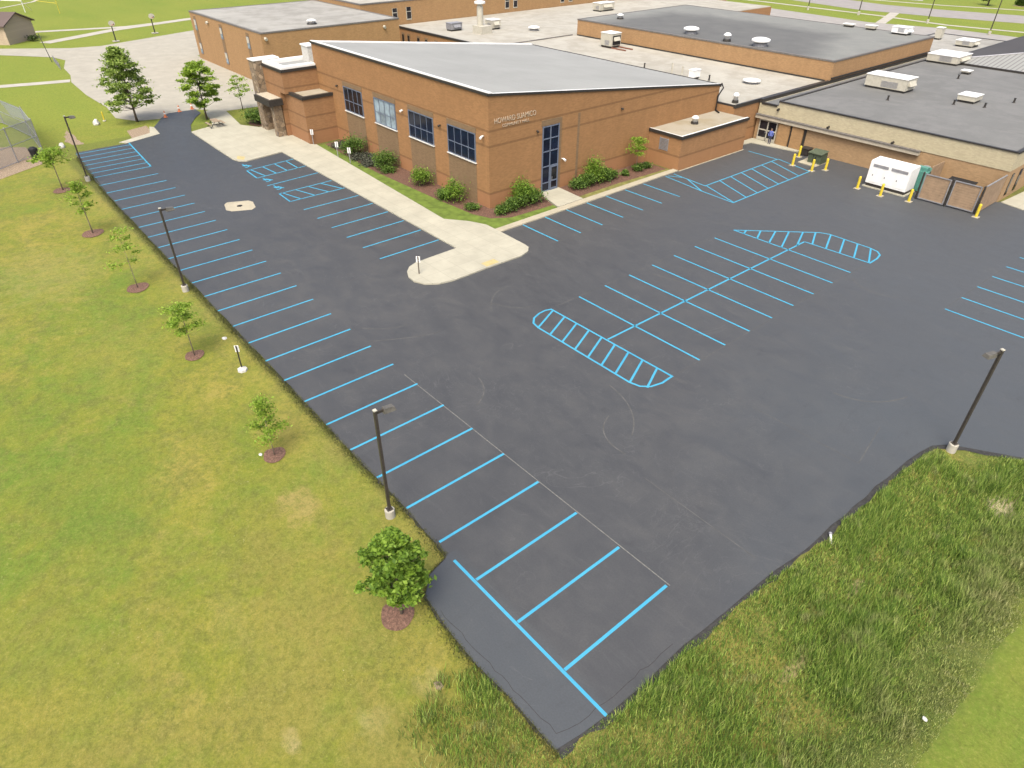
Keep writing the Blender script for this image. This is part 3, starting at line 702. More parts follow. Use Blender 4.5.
# settled crack just inside the lower corner of the slab
cr = wob([(5.2,8.15),(2.4,8.1),(.3,8.02),(-1.55,7.95),(-1.85,6.6),(-1.9,4.6),(-1.95,2.0)], .35, .07, False, 31)
m = MB(); m.path(cr, .02, .0025); m.build('edge_crack', M['seal'], parking_lot)
# chalk guide lines of the layout crew
m = MB(); m2_ = MB()
for a, bb in (((-.1,-.1),(12.2,0.03)),((12.2,.03),(20.5,.1))):
    m.strip(a, bb, .045, .002)
for a, bb in (((-1.6,-4.2),(4.9,-4.3)),((28.8,-20.6),(28.8,-37.5)),((20.72,-13),(20.75,-34)),((9.75,-13),(9.75,-36)),((2.6,-33.8),(2.35,-44)),((4.8,-13.6),(-1.5,-13.7)),((-1.5,-13.7),(-.8,-17.5))):
    m2_.strip(a, bb, .035, .002)
m.build('guide_line', M['chalk'], parking_lot); m2_.build('guide_line', M['chalk2'], parking_lot)

# ------------------------------------------------------------------ buildings
def roofed(parent, x0, x1, y0, y1, z0, z1, wm, rm, pm, par=.25, pw=.3, zf=None, rname='roof'):
    """walls and flat roof with a coping standing proud"""
    b = MB(); b.box(x0,x1,y0,y1,z0,z1-.02); b.build('wall', wm, parent)
    b = MB(); b.box(x0+pw,x1-pw,y0+pw,y1-pw,z1-.018,z1+.01); b.build(rname, rm, parent)
    b = MB()
    e = .06
    b.box(x0-e,x1+e,y0-e,y0+pw,z1-.14,z1+par*.5); b.box(x0-e,x1+e,y1-pw,y1+e,z1-.14,z1+par*.5)
    b.box(x0-e,x0+pw,y0+pw+.003,y1-pw-.003,z1-.14,z1+par*.5); b.box(x1-pw,x1+e,y0+pw+.003,y1-pw-.003,z1-.14,z1+par*.5)
    b.build('coping', pm, parent)

# community hall
hall = thing('community_hall', 'brick hall with tilted pale grey roof and a row of four big windows', 'building', (54.7,-37.8,0))
HX0, HX1, HY0, HY1 = 38.26, 71.3, -20.81, -54.9
zr = lambda y: 10.2+(y-HY0)*(10.2-6.42)/(HY0-HY1)
b = MB(); b.prism([(HX0,HY0),(HX1,HY0),(HX1,HY1),(HX0,HY1)], -.2, lambda x,y: zr(y)-.16)
b.build('wall', M['hall'], hall)
b = MB(); b.prism([(HX0+.32,HY0-.32),(HX1-.3,HY0-.32),(HX1-.3,HY1+.12),(HX0+.32,HY1+.12)], 6.0, lambda x,y: zr(y)-.03); b.build('roof', M['rooflight'], hall)
b = MB()
def edge_box(x0,x1,y0,y1,lo,hi):
    vs = [(x0,y0,zr(y0)+lo),(x1,y0,zr(y0)+lo),(x1,y1,zr(y1)+lo),(x0,y1,zr(y1)+lo),(x0,y0,zr(y0)+hi),(x1,y0,zr(y0)+hi),(x1,y1,zr(y1)+hi),(x0,y1,zr(y1)+hi)]
    return vs, [(0,3,2,1),(4,5,6,7),(0,1,5,4),(1,2,6,5),(2,3,7,6),(3,0,4,7)]
b.add(*edge_box(HX0-.04,HX1+.04,HY0-.42,HY0+.06,-.03,.13)); b.add(*edge_box(HX1-.4,HX1+.06,HY1,HY0-.425,-.03,.10)); b.add(*edge_box(HX0-.02,HX0+.3,HY1,HY0-.425,-.03,.02))
b.build('roof_curb', M['white'], hall)
b = MB(); b.add(*edge_box(HX0-.10,HX1+.1,HY0+.062,HY0+.12,-.17,.06)); b.add(*edge_box(HX0-.10,HX0-.022,HY1,HY0+.06,-.17,.03)); b.add(*edge_box(HX0-.10,HX1+.1,HY1-.12,HY1-.003,-.3,.02))
b.build('fascia', M['darkmetal'], hall)
# recessed-look bays and windows on the long side
wx = [(40.2,44.5),(46.95,51.25),(53.8,58.0),(60.6,64.65)]
for i, (a, c) in enumerate(wx):
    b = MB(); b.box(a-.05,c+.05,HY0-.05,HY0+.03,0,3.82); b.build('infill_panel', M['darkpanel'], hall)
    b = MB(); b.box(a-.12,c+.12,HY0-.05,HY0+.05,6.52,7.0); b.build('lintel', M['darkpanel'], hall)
    f = MB(); y0, y1 = HY0-.02, HY0+.09
    f.box(a-.02,a+.07,y0,y1,3.9,6.5); f.box(c-.07,c+.02,y0,y1,3.9,6.5)
    f.box(a+.07,c-.07,y0,y1,3.9,3.98); f.box(a+.07,c-.07,y0,y1,6.42,6.5)
    for k in range(1,4):
        xx = a+(c-a)*k/4; f.box(xx-.022,xx+.022,y0,y1-.01,3.98,6.42)
    for zz in (5.05,): f.box(a+.07,c-.07,y0,y1-.02,zz-.035,zz+.035)
    w = f.build('window', M['frame'], hall)
    g_ = MB(); g_.box(a+.05,c-.05,HY0-.01,HY0+.035,3.93,6.46); g_.build('pane', M['glass2'] if i == 2 else (M['glass3'] if i == 3 else M['glass']), w)  # third window: its pale reflection is put into the pane colour
    s = MB(); s.box(a-.12,c+.12,HY0+.0,HY0+.16,3.81,3.895); s.build('sill', M['sill'], w)
# pilaster ribs of the front
b = MB()
for (ya, yb) in ((-31.9,-32.2),):
    b.box(HX0-.03,HX0+.02,ya,yb,0,6.9)
b.build('control_joint', M['darkpanel'], hall)
# corner entrance: glazing strip and door
f = MB(); ya, yb = -27.25, -29.4; x0, x1 = HX0-.10, HX0+.02
f.box(x0,x1,ya,ya-.1,.12,6.4); f.box(x0,x1,yb+.1,yb,.12,6.4); f.box(x0,x1,-28.22,-28.32,.12,6.4)
for zz in (.15,2.55,4.0,5.2,6.32,.95): f.box(x0+.01,x1,ya-.1,yb+.1,zz-.045 if zz > .2 else .12,zz+.045)
eg = f.build('entrance_glazing', M['frame'], hall)
g_ = MB(); g_.box(HX0-.03,HX0+.02,ya-.05,yb+.05,.14,6.36); g_.build('pane', M['glass'], eg)
d = MB(); d.box(HX0-.16,HX0-.101,-28.33,-28.45,.13,2.5); d.box(HX0-.16,HX0-.101,-29.2,-29.32,.13,2.5); d.box(HX0-.16,HX0-.101,-28.45,-29.2,2.38,2.5); d.box(HX0-.16,HX0-.101,-28.45,-29.2,.13,.35); d.box(HX0-.16,HX0-.101,-28.45,-29.2,1.0,1.12)
dd = d.build('door', M['frame'], hall)
g_ = MB(); g_.box(HX0-.13,HX0-.105,-28.44,-29.21,.34,2.39); g_.build('pane', M['glass3'], dd)
g_ = MB(); g_.box(HX0-.2,HX0-.161,-28.52,-28.56,1.1,1.5); g_.build('handle', M['steel'], dd)
g_ = MB(); g_.lathe(0,0,[(.001,0),(.1,0.0)],10)
b = MB(); b.box(HX0-.05,HX0+.02,-27.1,-29.55,6.42,6.95); b.box(HX0-.045,HX0+.02,-29.42,-29.75,.1,6.9); b.build('lintel', M['darkpanel'], hall)
# lights and cameras on the walls
def wall_lamp(x, y, z, dx, dy, parent, m='white'):
    b = MB(); b.box(x-.05*abs(dy)-.0,x+.05+abs(dx)*0,y-.05,y+.05,z-.05,z+.05)
    b.tube([(x,y,z),(x+dx*.25,y+dy*.25,z+.03),(x+dx*.55,y+dy*.55,z-.06)], [.05,.09,.12], 8)
    b.build('security_camera' if m == 'white' else 'wall_lamp', M[m], parent)
wall_lamp(39.0,HY0,6.55,-.35,1,hall); wall_lamp(HX0,-29.95,2.9,-1,0,hall); wall_lamp(52.3,HY0,6.2,0,.7,hall)
for (x,y,z,dx,dy) in ((45.7,HY0,6.1,0,.5),(HX0,-26.5,6.15,-.5,0),(HX0,-38.1,6.35,-.5,0),(66.0,HY0,6.3,0,.5)): wall_lamp(x,y,z,dx,dy,hall,'darkmetal')
# lettering
def wall_text(txt, size, yc, z, width, parent):
    cu = bpy.data.curves.new('lettering','FONT'); cu.body = txt; cu.size = size; cu.extrude = .02; cu.align_x = 'CENTER'
    o = bpy.data.objects.new('tmp', cu); C.objects.link(o)
    bpy.context.view_layer.update()
    dg = bpy.context.evaluated_depsgraph_get()
    me = bpy.data.meshes.new_from_object(o.evaluated_get(dg)); bpy.data.objects.remove(o)
    co = np.empty(len(me.vertices)*3); me.vertices.foreach_get('co', co); co = co.reshape(-1,3)
    sx = width/(co[:,0].max()-co[:,0].min())
    out = np.stack([np.full(len(co),HX0-.03)-co[:,2], yc-co[:,0]*sx, z+co[:,1]],1)-np.array(parent.location)
    me.vertices.foreach_set('co', out.ravel()); me.materials.clear(); me.materials.append(M['letter']); me.update()
    t = bpy.data.objects.new('lettering', me); C.objects.link(t); t.parent = parent; t['label'] = 'pale raised letters reading '+txt
wall_text('HOWARD SUAMICO', .66, -23.9, 7.62, 4.9, hall)
wall_text('COMMUNITY HALL', .38, -23.95, 7.2, 3.2, hall)
# low annex on the front
b = MB(); b.box(33.85,38.24,-43.05,-55.0,-.2,3.36); b.build('annex_wall', M['annexb'], hall)
b = MB(); b.box(34.05,38.24,-43.2,-54.9,3.34,3.52); b.build('annex_roof', M['annexroof'], hall)
b = MB(); b.box(33.72,33.845,-42.93,-55.05,3.3,3.6); b.box(33.85,38.25,-42.93,-43.04,3.3,3.6); b.build('annex_fascia', M['darkmetal'], hall)
b = MB(); b.box(33.85,34.04,-43.05,-55,3.5,3.6); b.box(34.05,38.24,-43.05,-43.19,3.5,3.6); b.build('annex_coping', M['white'], hall)
b = MB()
for k in range(9): b.box(35.55,36.6,-43.05,-42.99,1.75+k*.14,1.83+k*.14)
b.box(35.5,35.56,-43.05,-42.98,1.7,3.0); b.box(36.6,36.66,-43.05,-42.98,1.7,3.0); b.build('louver', M['steel'], hall)
# downpipe at the low corner of the roof
b = MB(); b.tube([(38.2,-55.05,6.5),(38.0,-55.25,6.0),(38.1,-54.6,5.2),(38.1,-54.6,3.6)], .09, 8); b.tube([(38.1,-54.6,3.65),(37.2,-54.0,3.62)], .09, 8); b.build('downpipe', M['black'], hall)
# stepped entrance blocks on the side
b = MB(); b.box(67.6,72.3,-17.0,-20.8,-.2,5.1); b.build('lobby_wall', M['hallb'], hall)
b = MB(); b.box(67.9,72.0,-17.3,-20.8,5.08,5.16); b.build('lobby_roof', M['annexroof'], hall)
b = MB(); b.box(67.48,67.9,-16.88,-20.81,4.98,5.3); b.box(72.0,72.4,-16.88,-20.81,4.98,5.3); b.box(67.91,71.99,-16.88,-17.3,4.98,5.3); b.build('lobby_coping', M['darkmetal'], hall)
b = MB(); b.box(70.9,76.2,-16.45,-20.8,5.11,7.5); b.box(72.31,76.2,-16.45,-20.8,-.2,5.11); b.box(71.31,76.2,-20.81,-24,-.2,7.5); b.build('tower_wall', M['hallb'], hall)
b = MB(); b.box(71.4,75.8,-17.0,-23.6,7.48,7.62); b.build('tower_roof', M['rooflight'], hall)
b = MB(); b.box(70.78,70.95,-16.33,-20.8,7.42,7.72); b.box(70.95,76.2,-16.33,-16.5,7.42,7.72); b.build('tower_fascia', M['darkmetal'], hall)
b = MB(); b.box(70.96,71.9,-16.51,-20.8,7.5,7.95); b.box(71.9,76.2,-16.51,-17.3,7.5,7.95); b.box(75.4,76.2,-17.3,-24,7.5,7.95); b.box(71.4,75.4,-23.2,-24,7.5,7.95); b.build('tower_parapet', M['white'], hall)
b = MB(); b.box(73.5,75.2,-21.3,-22.8,7.6,9.3); b.build('stone_stack', M['rock'], hall)
b = MB(); b.box(73.4,75.3,-21.2,-22.9,9.3,9.45); b.build('stack_cap', M['white'], hall)
b = MB(); b.box(76.2,77.8,-15.5,-18.6,-.2,8.0); b.build('stone_pier', M['stone'], hall)
b = MB(); b.box(76.15,77.9,-15.4,-18.7,8.0,8.12); b.build('pier_cap', M['white'], hall)
b = MB(); b.box(72.45,73.35,-15.35,-16.35,-.2,3.7); b.build('stone_pier', M['stone'], hall)
b = MB(); b.box(76.22,76.35,-16.5,-18.5,0,3.6); 
b = MB(); b.box(71.95,76.19,-14.7,-16.44,3.75,4.45); b.build('canopy', M['darkmetal'], hall)
b = MB(); b.box(72.3,76.1,-15.0,-16.4,4.45,4.5); b.build('canopy_roof', M['beige'], hall)

# gymnasium far left
gym = thing('gymnasium', 'tall brick gymnasium with gravel roof and narrow window slots, leftmost in the school', 'building', (113,-37,0))
roofed(gym, 98.3,128.6,-49.5,-25.7,-.2,7.46,M['oldbrick'],M['roofgym'],M['parapet'],.12)
for xc in (125.9,114.0,103.0):
    b = MB(); b.box(xc-.05,xc+1.05,-25.69,-25.64,1.0,6.9); b.build('window_recess', M['darkpanel'], gym)
    for z0, z1 in ((4.7,6.4),(1.0,2.7)):
        f = MB(); f.box(xc,xc+1.0,-25.635,-25.6,z0,z1); w = f.build('window', M['frame'], gym)
        g_ = MB(); g_.box(xc+.08,xc+.92,-25.598,-25.58,z0+.1,z1-.95); g_.build('pane', M['glass2'], w)
        g_ = MB(); g_.box(xc+.08,xc+.92,-25.598,-25.57,z1-.9,z1-.08); g_.build('blind', M['cream'], w)
for p0_, p1_ in (((98.28,-46.6,6.5),(97.9,-46.6,6.4)),((98.28,-26.3,6.7),(97.9,-26.3,6.6)),((120,-25.66,6.6),(120,-25.3,6.5))):
    b = MB(); b.tube([p0_,p1_], .22, 8); b.build('wall_lamp', M['cream'], gym)
# rear classroom block
rear = thing('classroom_wing', 'long far brick wing with pale roof behind the cream flat roof, pairs of small windows', 'building', (119,-95,0))
roofed(rear, 111,131,-160,-49.6,-.2,8.3,M['oldbrick'],M['roofwhite'],M['parapet'],.15)
for yc in (-56.6,-59.6,-83.4,-85.6,-99,-101.5):
    f = MB(); f.box(110.93,110.995,yc+.55,yc-.55,5.1,7.2); w = f.build('window', M['cream'], rear)
    g_ = MB(); g_.box(110.90,110.925,yc+.45,yc-.45,5.3,6.4); g_.box(110.90,110.925,yc+.45,yc-.45,6.55,7.2); g_.build('pane', M['glass3'], w)
# flat-roofed link wing
link = thing('link_wing', 'low wing with a wide cream flat roof between the hall and the gravel-roofed block', 'building', (75,-70,0))
b = MB(); b.prism([(35.8,-54.9),(35.8,-74.95),(82.1,-74.95),(82.1,-135),(110.95,-135),(110.95,-56.2),(71.4,-56.2),(71.4,-54.95)], -.2, 4.3); b.build('wall', M['annexb'], link)
b = MB(); b.prism([(36.05,-55.2),(36.05,-74.95),(82.2,-74.95),(82.2,-134.7),(110.9,-134.7),(110.9,-56.5),(71.4,-56.5),(71.4,-55.25)], 4.2, 4.42); b.build('roof', M['roofwhite'], link)
b = MB(); b.path([(35.85,-59.5),(35.85,-55.0),(71.2,-55.0)],.25,4.56); 
b = MB(); b.box(35.72,35.98,-54.85,-74.4,4.2,4.56); b.box(35.99,71,-54.93,-55.15,4.2,4.5); b.box(71.45,110.9,-56.1,-56.4,4.2,4.52); b.build('coping', M['darkmetal'], link)
b = MB(); b.box(82.4,82.6,-56.6,-74.4,4.4,4.56); b.build('expansion_joint', M['parapet'], link)
for xc in (108.0,106.2,103,100.5,97.5):
    f = MB(); f.box(xc-.45,xc+.45,-56.19,-56.12,.5,3.6); w = f.build('window', M['darkpanel'], link)
    g_ = MB(); g_.box(xc-.3,xc+.3,-56.118,-56.1,.8,3.3); g_.build('pane', M['glass3'], w)
# big raised block
blk = thing('auditorium', 'raised brick block with a wide dark gravel roof and thin pale rim', 'building', (59,-90,0))
roofed(blk, 35.4,82.0,-104.2,-75.0,-.2,6.9,M['gymbrick'],M['roofgrav'],M['parapet'],.1)
b = MB(); b.box(35.2,35.33,-75.1,-104.1,4.75,4.95); b.box(36,81.8,-74.94,-74.85,4.38,4.6); b.build('flashing', M['darkmetal'], blk)
# tan wing
tan = thing('tan_wing', 'low wing with charcoal flat roof and tan block fascia behind the yellow bollards', 'building', (22,-80,0))
b = MB(); b.box(8.25,35.6,-59.76,-104,-.2,2.95); b.build('wall', M['tanbrick'], tan)
b = MB(); b.box(8.25,33.1,-59.7,-103.95,2.95,4.66); b.box(33.1,35.6,-59.7,-103.95,2.95,4.2); b.build('upper_wall', M['tanfascia'], tan)
b = MB(); b.box(8.5,33.0,-60.0,-103.7,4.65,4.7); b.box(33.3,35.1,-60,-103.7,4.18,4.25); b.build('roof', M['roofdark'], tan)
b = MB(); b.box(8.13,33.14,-59.6,-59.9,4.68,4.80); b.box(8.13,8.45,-59.9,-104,4.6,4.82); b.box(33.0,33.28,-59.91,-103.6,4.5,4.8); b.box(35.3,35.7,-59.7,-104,4.15,4.6); b.box(33.28,35.3,-59.6,-59.85,4.1,4.3); b.build('coping', M['darkmetal'], tan)
b = MB(); b.box(16.5,35.6,-59.3,-59.69,2.55,2.92); b.build('canopy', M['beige'], tan)
b = MB(); b.box(16.45,35.6,-59.22,-59.69,2.92,3.02); b.build('canopy_rim', M['parapet'], tan)
f = MB(); 
for (xa, xb, za, zb) in ((35.0,35.1,.12,2.45),(32.7,32.8,.12,2.45),(33.85,33.97,.12,2.45),(32.8,35.0,2.33,2.45),(32.8,35.0,1.25,1.37),(32.8,35.0,.12,.45)):
    f.box(xa,xb,-59.755,-59.62,za,zb)
dr = f.build('door', M['cream'], tan)
g_ = MB(); g_.box(32.8,35.0,-59.755,-59.68,.45,2.33); g_.build('pane', M['glass3'], dr)
g_ = MB(); g_.box(33.75,33.8,-59.6,-59.55,1.0,1.2); g_.build('handle', M['steel'], dr)
g_ = MB(); g_.box(34.02,34.07,-59.6,-59.55,1.0,1.2); g_.build('handle', M['steel'], dr)
for q_ in ((31.0,32.4),(29.3,30.7)):
    b = MB(); b.box(*q_,-59.755,-59.5,0,2.45); b.build('pilaster', M['oldbrick'], tan)
for q_ in ((30.72,30.98),(29.0,29.28)):
    b = MB(); b.box(*q_,-59.755,-59.66,0,2.4); b.build('slot', M['darkmetal'], tan)
b = MB(); b.box(8.19,8.24,-60.9,-61.4,.4,2.5); b.build('window', M['glass3'], tan)
b = MB(); b.box(8.19,8.24,-63.0,-63.6,.4,2.5); b.build('window', M['glass3'], tan)
for xx, zz in ((33.0,3.9),(26.6,3.25),(19.4,3.2)): 
    b = MB(); b.tube([(xx,-59.68,zz),(xx,-59.35,zz-.05)], .13, 8); b.build('wall_lamp', M['darkmetal'], tan)
# hipped block beyond
hip = thing('hipped_building', 'building with ribbed metal hipped roof and one dark slope at the right edge', 'building', (20,-115,0))
s_ = .14
ridge = 12
b = MB(); b.box(6.6,30.8,-99.0,-130,-.2,4.9); b.build('wall', M['tanfascia'], hip)
cx0, cx1, cy0, cy1 = 6, 31.1, -98.4, -131
r1 = (18.5,-111); r2 = (18.5,-118.5); zt = 4.95+12.55*s_
b = MB(); b.add([(cx0,cy0,4.95),(cx1,cy0,4.95),(r1[0],r1[1],zt)], [(0,2,1)]); b.add([(cx0,cy1,4.95),(cx1,cy1,4.95),(r2[0],r2[1],zt)], [(0,1,2)]); b.build('roof', M['rib'], hip)
b = MB(); b.add([(cx1,cy0,4.95),(cx1,cy1,4.95),(*r2,zt),(*r1,zt)], [(0,1,2,3)]); b.add([(cx0,cy0,4.95),(cx0,cy1,4.95),(*r2,zt),(*r1,zt)], [(3,2,1,0)]); b.build('roof_slope', M['riptop'], hip)  # side slopes of the hipped roof in a darker tone
b = MB(); b.box(cx0,cx1,cy0,cy0+.15,4.6,4.97); b.box(cx1,cx1+.15,cy1,cy0,4.6,4.97); b.build('gutter', M['darkmetal'], hip)
b = MB(); b.tube([(cx1,cy0,5.0),(r1[0],r1[1],zt+.05)], .12, 6); b.build('hip_cap', M['steel'], hip)
low = thing('rear_store', 'low grey flat roofed store between the charcoal roof and the hipped roof', 'building', (36,-117,0))
roofed(low, 31.6,44,-128,-105.5,-.2,4.2,M['gymbrick'],M['roofgym'],M['darkmetal'],.15)

# ------------------------------------------------------------------ roof plant
def rooftop_unit(name, label, x, y, z, lx, ly, h, group=None, m='cream', hood=True, rz=0):
    t = thing(name, label, 'roof unit', (x,y,z), rz, group)
    def bld(b, nm, mm):
        me = bpy.data.meshes.new(nm); me.from_pydata(b.v, [], b.f); me.materials.append(M[mm]); me.update()
        o = bpy.data.objects.new(nm, me); C.objects.link(o); o.parent = t; return o
    b = MB(); b.box(-lx/2+.1,lx/2-.1,-ly/2+.1,ly/2-.1,0,.25); bld(b,'curb','darkmetal')
    b = MB(); b.box(-lx/2,lx/2,-ly/2,ly/2,.25,h); 
    for k in range(1,int(lx/1.1)): b.box(-lx/2+k*1.1-.02,-lx/2+k*1.1+.02,-ly/2-.02,ly/2+.02,.25,h-.03)
    bld(b,'housing',m)
    b = MB(); b.box(-lx/2-.06,lx/2+.06,-ly/2-.06,ly/2+.06,h,h+.07); bld(b,'lid','white' if m != 'steel' else m)
    if hood:
        b = MB(); b.add([(-lx/2,-ly*.3,h*.85),(-lx/2,ly*.3,h*.85),(-lx/2-.35,ly*.3,h*.5),(-lx/2-.35,-ly*.3,h*.5),(-lx/2,-ly*.3,h*.5),(-lx/2,ly*.3,h*.5)], [(0,3,2,1),(0,4,3),(1,2,5),(3,4,5,2)]); bld(b,'hood',m)
        b = MB()
        for k in range(5): b.box(-lx*.3,lx*.1,ly/2+.003,ly/2+.03,.4+k*.14,.47+k*.14)
        bld(b,'grille','steel')
    return t
rooftop_unit('rooftop_unit','longest cream air handling unit on the charcoal flat roof',28.2,-76.0,4.7,5.0,2.7,1.5)
rooftop_unit('rooftop_unit','small white roof unit in the middle of the charcoal flat roof',19.2,-76.8,4.7,1.9,2.2,.75,hood=False)
rooftop_unit('rooftop_unit','cream unit at the far rear corner of the charcoal roof',30.6,-99.0,4.7,4.2,4.6,1.1)
rooftop_unit('rooftop_unit','tiny white vent box near the ribbed hipped roof',25.6,-92.6,4.7,1.1,1.1,.4,hood=False)
rooftop_unit('rooftop_unit','white roof unit on the low grey store roof',35.2,-118,4.2,2.6,3,.9)
rooftop_unit('rooftop_unit','narrow pale roof unit on the rear rim of the store roof',41,-121,4.2,1.0,1.2,1.8,hood=False)
# big boxy unit on rusty skids next to raised block
t = rooftop_unit('rooftop_unit','cream unit with dark fan end on rusty skids beside the raised brick block',70.6,-71.2,4.5,2.3,2.2,2.0)
b = MB(); b.box(66.6,71.6,-70.5,-70.3,4.43,4.6); b.box(66.6,71.6,-72.1,-71.9,4.43,4.6); b.build('skid', M['rust'], t)
b = MB(); b.box(69.36,69.44,-72.1,-70.4,4.9,6.2); b.build('fan_opening', M['black'], t)
# chimney and duct group
t = thing('exhaust_stack','tall cream exhaust stack with a square cap on the cream roof','exhaust stack',(94.5,-63.6,4.42))
b = MB(); b.lathe(94.5,-63.6,[(.55,5.2),(.55,8.4),(.42,8.6),(.42,8.9)],14); b.build('pipe', M['cream'], t)
b = MB(); b.lathe(94.5,-63.6,[(.9,8.9),(.95,9.0),(.95,9.25),(.2,9.4)],14); b.build('cap', M['white'], t)
b = MB(); b.box(92.8,95.4,-64.9,-62.6,4.42,5.6); b.build('plinth', M['cream'], t)
rooftop_unit('rooftop_unit','grey finned condenser left of the exhaust stack on the cream roof',99.5,-61.6,4.42,1.6,2.4,1.2,m='steel')
rooftop_unit('rooftop_unit','pale square fan unit right of the exhaust stack',96.5,-68.0,4.42,2.0,2.0,1.5)
def vent(label, x, y, z, r, h, style='mushroom', group=None):
    t = thing('roof_vent', label, 'roof vent', (x,y,z), 0, group)
    if style == 'mushroom':
        b = MB(); b.lathe(x,y,[(r*.75,z),(r*.75,z+h*.35),(r*.6,z+h*.4),(r*.6,z+h*.5)],14); b.build('curb', M['steel'], t)
        b = MB(); b.lathe(x,y,[(r*.9,z+h*.5),(r*1.05,z+h*.62),(r*1.0,z+h*.85),(r*.6,z+h),(r*.1,z+h*1.04)],14); b.build('cap', M['white'], t, smooth=True)
    else:
        b = MB(); b.lathe(x,y,[(r,z),(r*.9,z+h*.3)],12); b.build('curb', M['darkmetal'], t)
        b = MB(); b.lathe(x,y,[(r*.7,z+h*.3),(r*.7,z+h*.65),(r*.95,z+h*.68),(r*.95,z+h*.8),(r*.5,z+h),(r*.1,z+h*1.03)],12); b.build('cap', M['white'], t, smooth=True)
    return t
vent('leftmost of three big white vents on the dark gravel roof',60.3,-77.8,6.91,1.15,.95)
vent('slim white stepped vent between two wide ones on the dark gravel roof',52.8,-76.4,6.91,.6,1.1,'pipe')
vent('rightmost wide white vent at the near rim of the dark gravel roof',47.6,-76.9,6.91,1.25,1.05)
vent('small vent by the far left corner of the dark gravel roof',77.4,-80.6,6.91,.6,.8,'pipe')
vent('white dome vent with dark base on the hall annex roof',36.3,-48.3,3.52,.42,.85,'pipe')
vent('tall white vent with dark collar on the cream roof rim beside the annex',36.8,-56.3,4.42,.38,1.1,'pipe')
vent('wide low white vent on the stained middle of the cream roof',41.5,-66.6,4.42,1.1,.5)
vent('pale low vent on the cream roof right of the exhaust stack',90.5,-72.6,4.42,1.0,.7)
rooftop_unit('rooftop_unit','pale long curb unit at the far rim of the cream roof behind the raised block',100.5,-101,4.42,2.2,4.2,1.5)
rooftop_unit('rooftop_unit','long skylight box at the rear rim of the raised block roof',39.6,-102.4,6.91,2.4,1.8,1.0,m='white')
rooftop_unit('rooftop_unit','small dark based box left of the long skylight box',44.6,-102.9,6.91,1.5,1.0,.6,hood=False)
rooftop_unit('rooftop_unit','flat pale hatch on the rear rim of the raised block roof',48.3,-103.0,6.91,1.6,.9,.4,hood=False)
vent('small white square vent near the front rim of the gymnasium gravel roof',101.4,-35.5,7.47,.8,.7,'pipe')
for i,(x,y,h,l) in enumerate(((51.6,-63.0,1.3,'tallest of the thin grey pipes on the cream roof behind the hall'),(50.6,-64.0,.9,'short thin pipe standing beside the tallest pipe on the cream roof'),(56.0,-62.5,.7,'lone dark pipe left of the pipe cluster on the cream roof'),(45.9,-63.6,.6,'stub pipe right of the pipe cluster on the cream roof'))):
    b = MB(); b.lathe(x,y,[(.2,4.4),(.12,4.5),(.09,4.42+h),(.13,4.42+h),(.13,4.5+h)],8); tag(b.build('vent_pipe', M['cream'] if i < 2 else M['darkmetal']), l, 'vent pipe')
rooftop_unit('rooftop_unit','pair of white boxes in the pipe cluster on the cream roof',47.8,-62.9,4.42,.8,1.4,1.1,m='white',hood=False)
for (x,y,z,l) in ((25.5,-70.1,4.7,'dark stub pipe in front of the longest roof unit'),(19.7,-73.9,4.7,'stub pipe left in front of the small roof unit'),(16.9,-75.2,4.7,'stub pipe right in front of the small roof unit'),(25.0,-88.5,4.7,'stub pipe between the small unit and the vent box'),(15.6,-80.2,4.7,'stub pipe right of the small roof unit')):
    b = MB(); b.lathe(x,y,[(.22,z),(.12,z+.08),(.1,z+.45),(.14,z+.46),(.14,z+.52)],8); tag(b.build('vent_pipe', M['darkmetal']), l+' on the charcoal roof', 'vent pipe')

# ------------------------------------------------------------------ yard: enclosure, generator, transformer, bollards
t = thing('waste_enclosure','tan board waste enclosure with two closed gates right of the white generator','enclosure',(11,-57,0))
for nm,(xa,xb,ya,yb) in {'gate':(13.55,11.2,-54.5,-54.58),'gate ':(10.95,8.6,-54.68,-54.76)}.items():
    b = MB(); n_ = 10
    for k in range(n_): 
        z0 = .22+k*.225; b.box(xa,xb,ya,yb,z0,z0+.215)
    g_ = b.build('gate', M['wood'], t)
    b = MB(); b.box(xa,xa-.08,ya+.01,ya+.08,.15,2.55); b.box(xb+.08,xb,ya+.01,ya+.08,.15,2.55); b.box(xb+.08,xa-.08,ya+.01,ya+.07,.15,.24); b.box(xb+.08,xa-.08,ya+.01,ya+.07,2.46,2.55); b.build('gate_frame', M['steel'], g_)
for xx, yy in ((13.75,-54.55),(11.08,-54.62),(8.42,-54.75)):
    b = MB(); b.lathe(xx,yy,[(.09,0),(.09,2.6),(.03,2.66)],8); b.build('gate_post', M['darkmetal'], t)
b = MB()
for k in range(11): b.box(8.3,8.38,-54.9,-59.65,.1+k*.225,.1+k*.225+.215)
b.build('side_panel', M['wood'], t)
b = MB()
for k in range(11): b.box(13.95,14.03,-57.0,-59.65,.1+k*.225,.1+k*.225+.215)
b.build('side_panel', M['wood'], t)
b = MB(); b.box(8.28,8.4,-54.9,-59.65,2.58,2.66); b.build('top_rail', M['steel'], t)
t = thing('dumpster','dark waste container inside the tan board enclosure','dumpster',(11.3,-57.6,0))
b = MB(); b.add([(10.4,-56.7,.15),(12.3,-56.7,.15),(12.3,-58.4,.15),(10.4,-58.4,.15),(10.2,-56.5,1.35),(12.5,-56.5,1.35),(12.5,-58.6,1.35),(10.2,-58.6,1.35)], [(0,1,2,3),(0,4,5,1),(1,5,6,2),(2,6,7,3),(3,7,4,0)]); b.build('body', M['olive'], t)
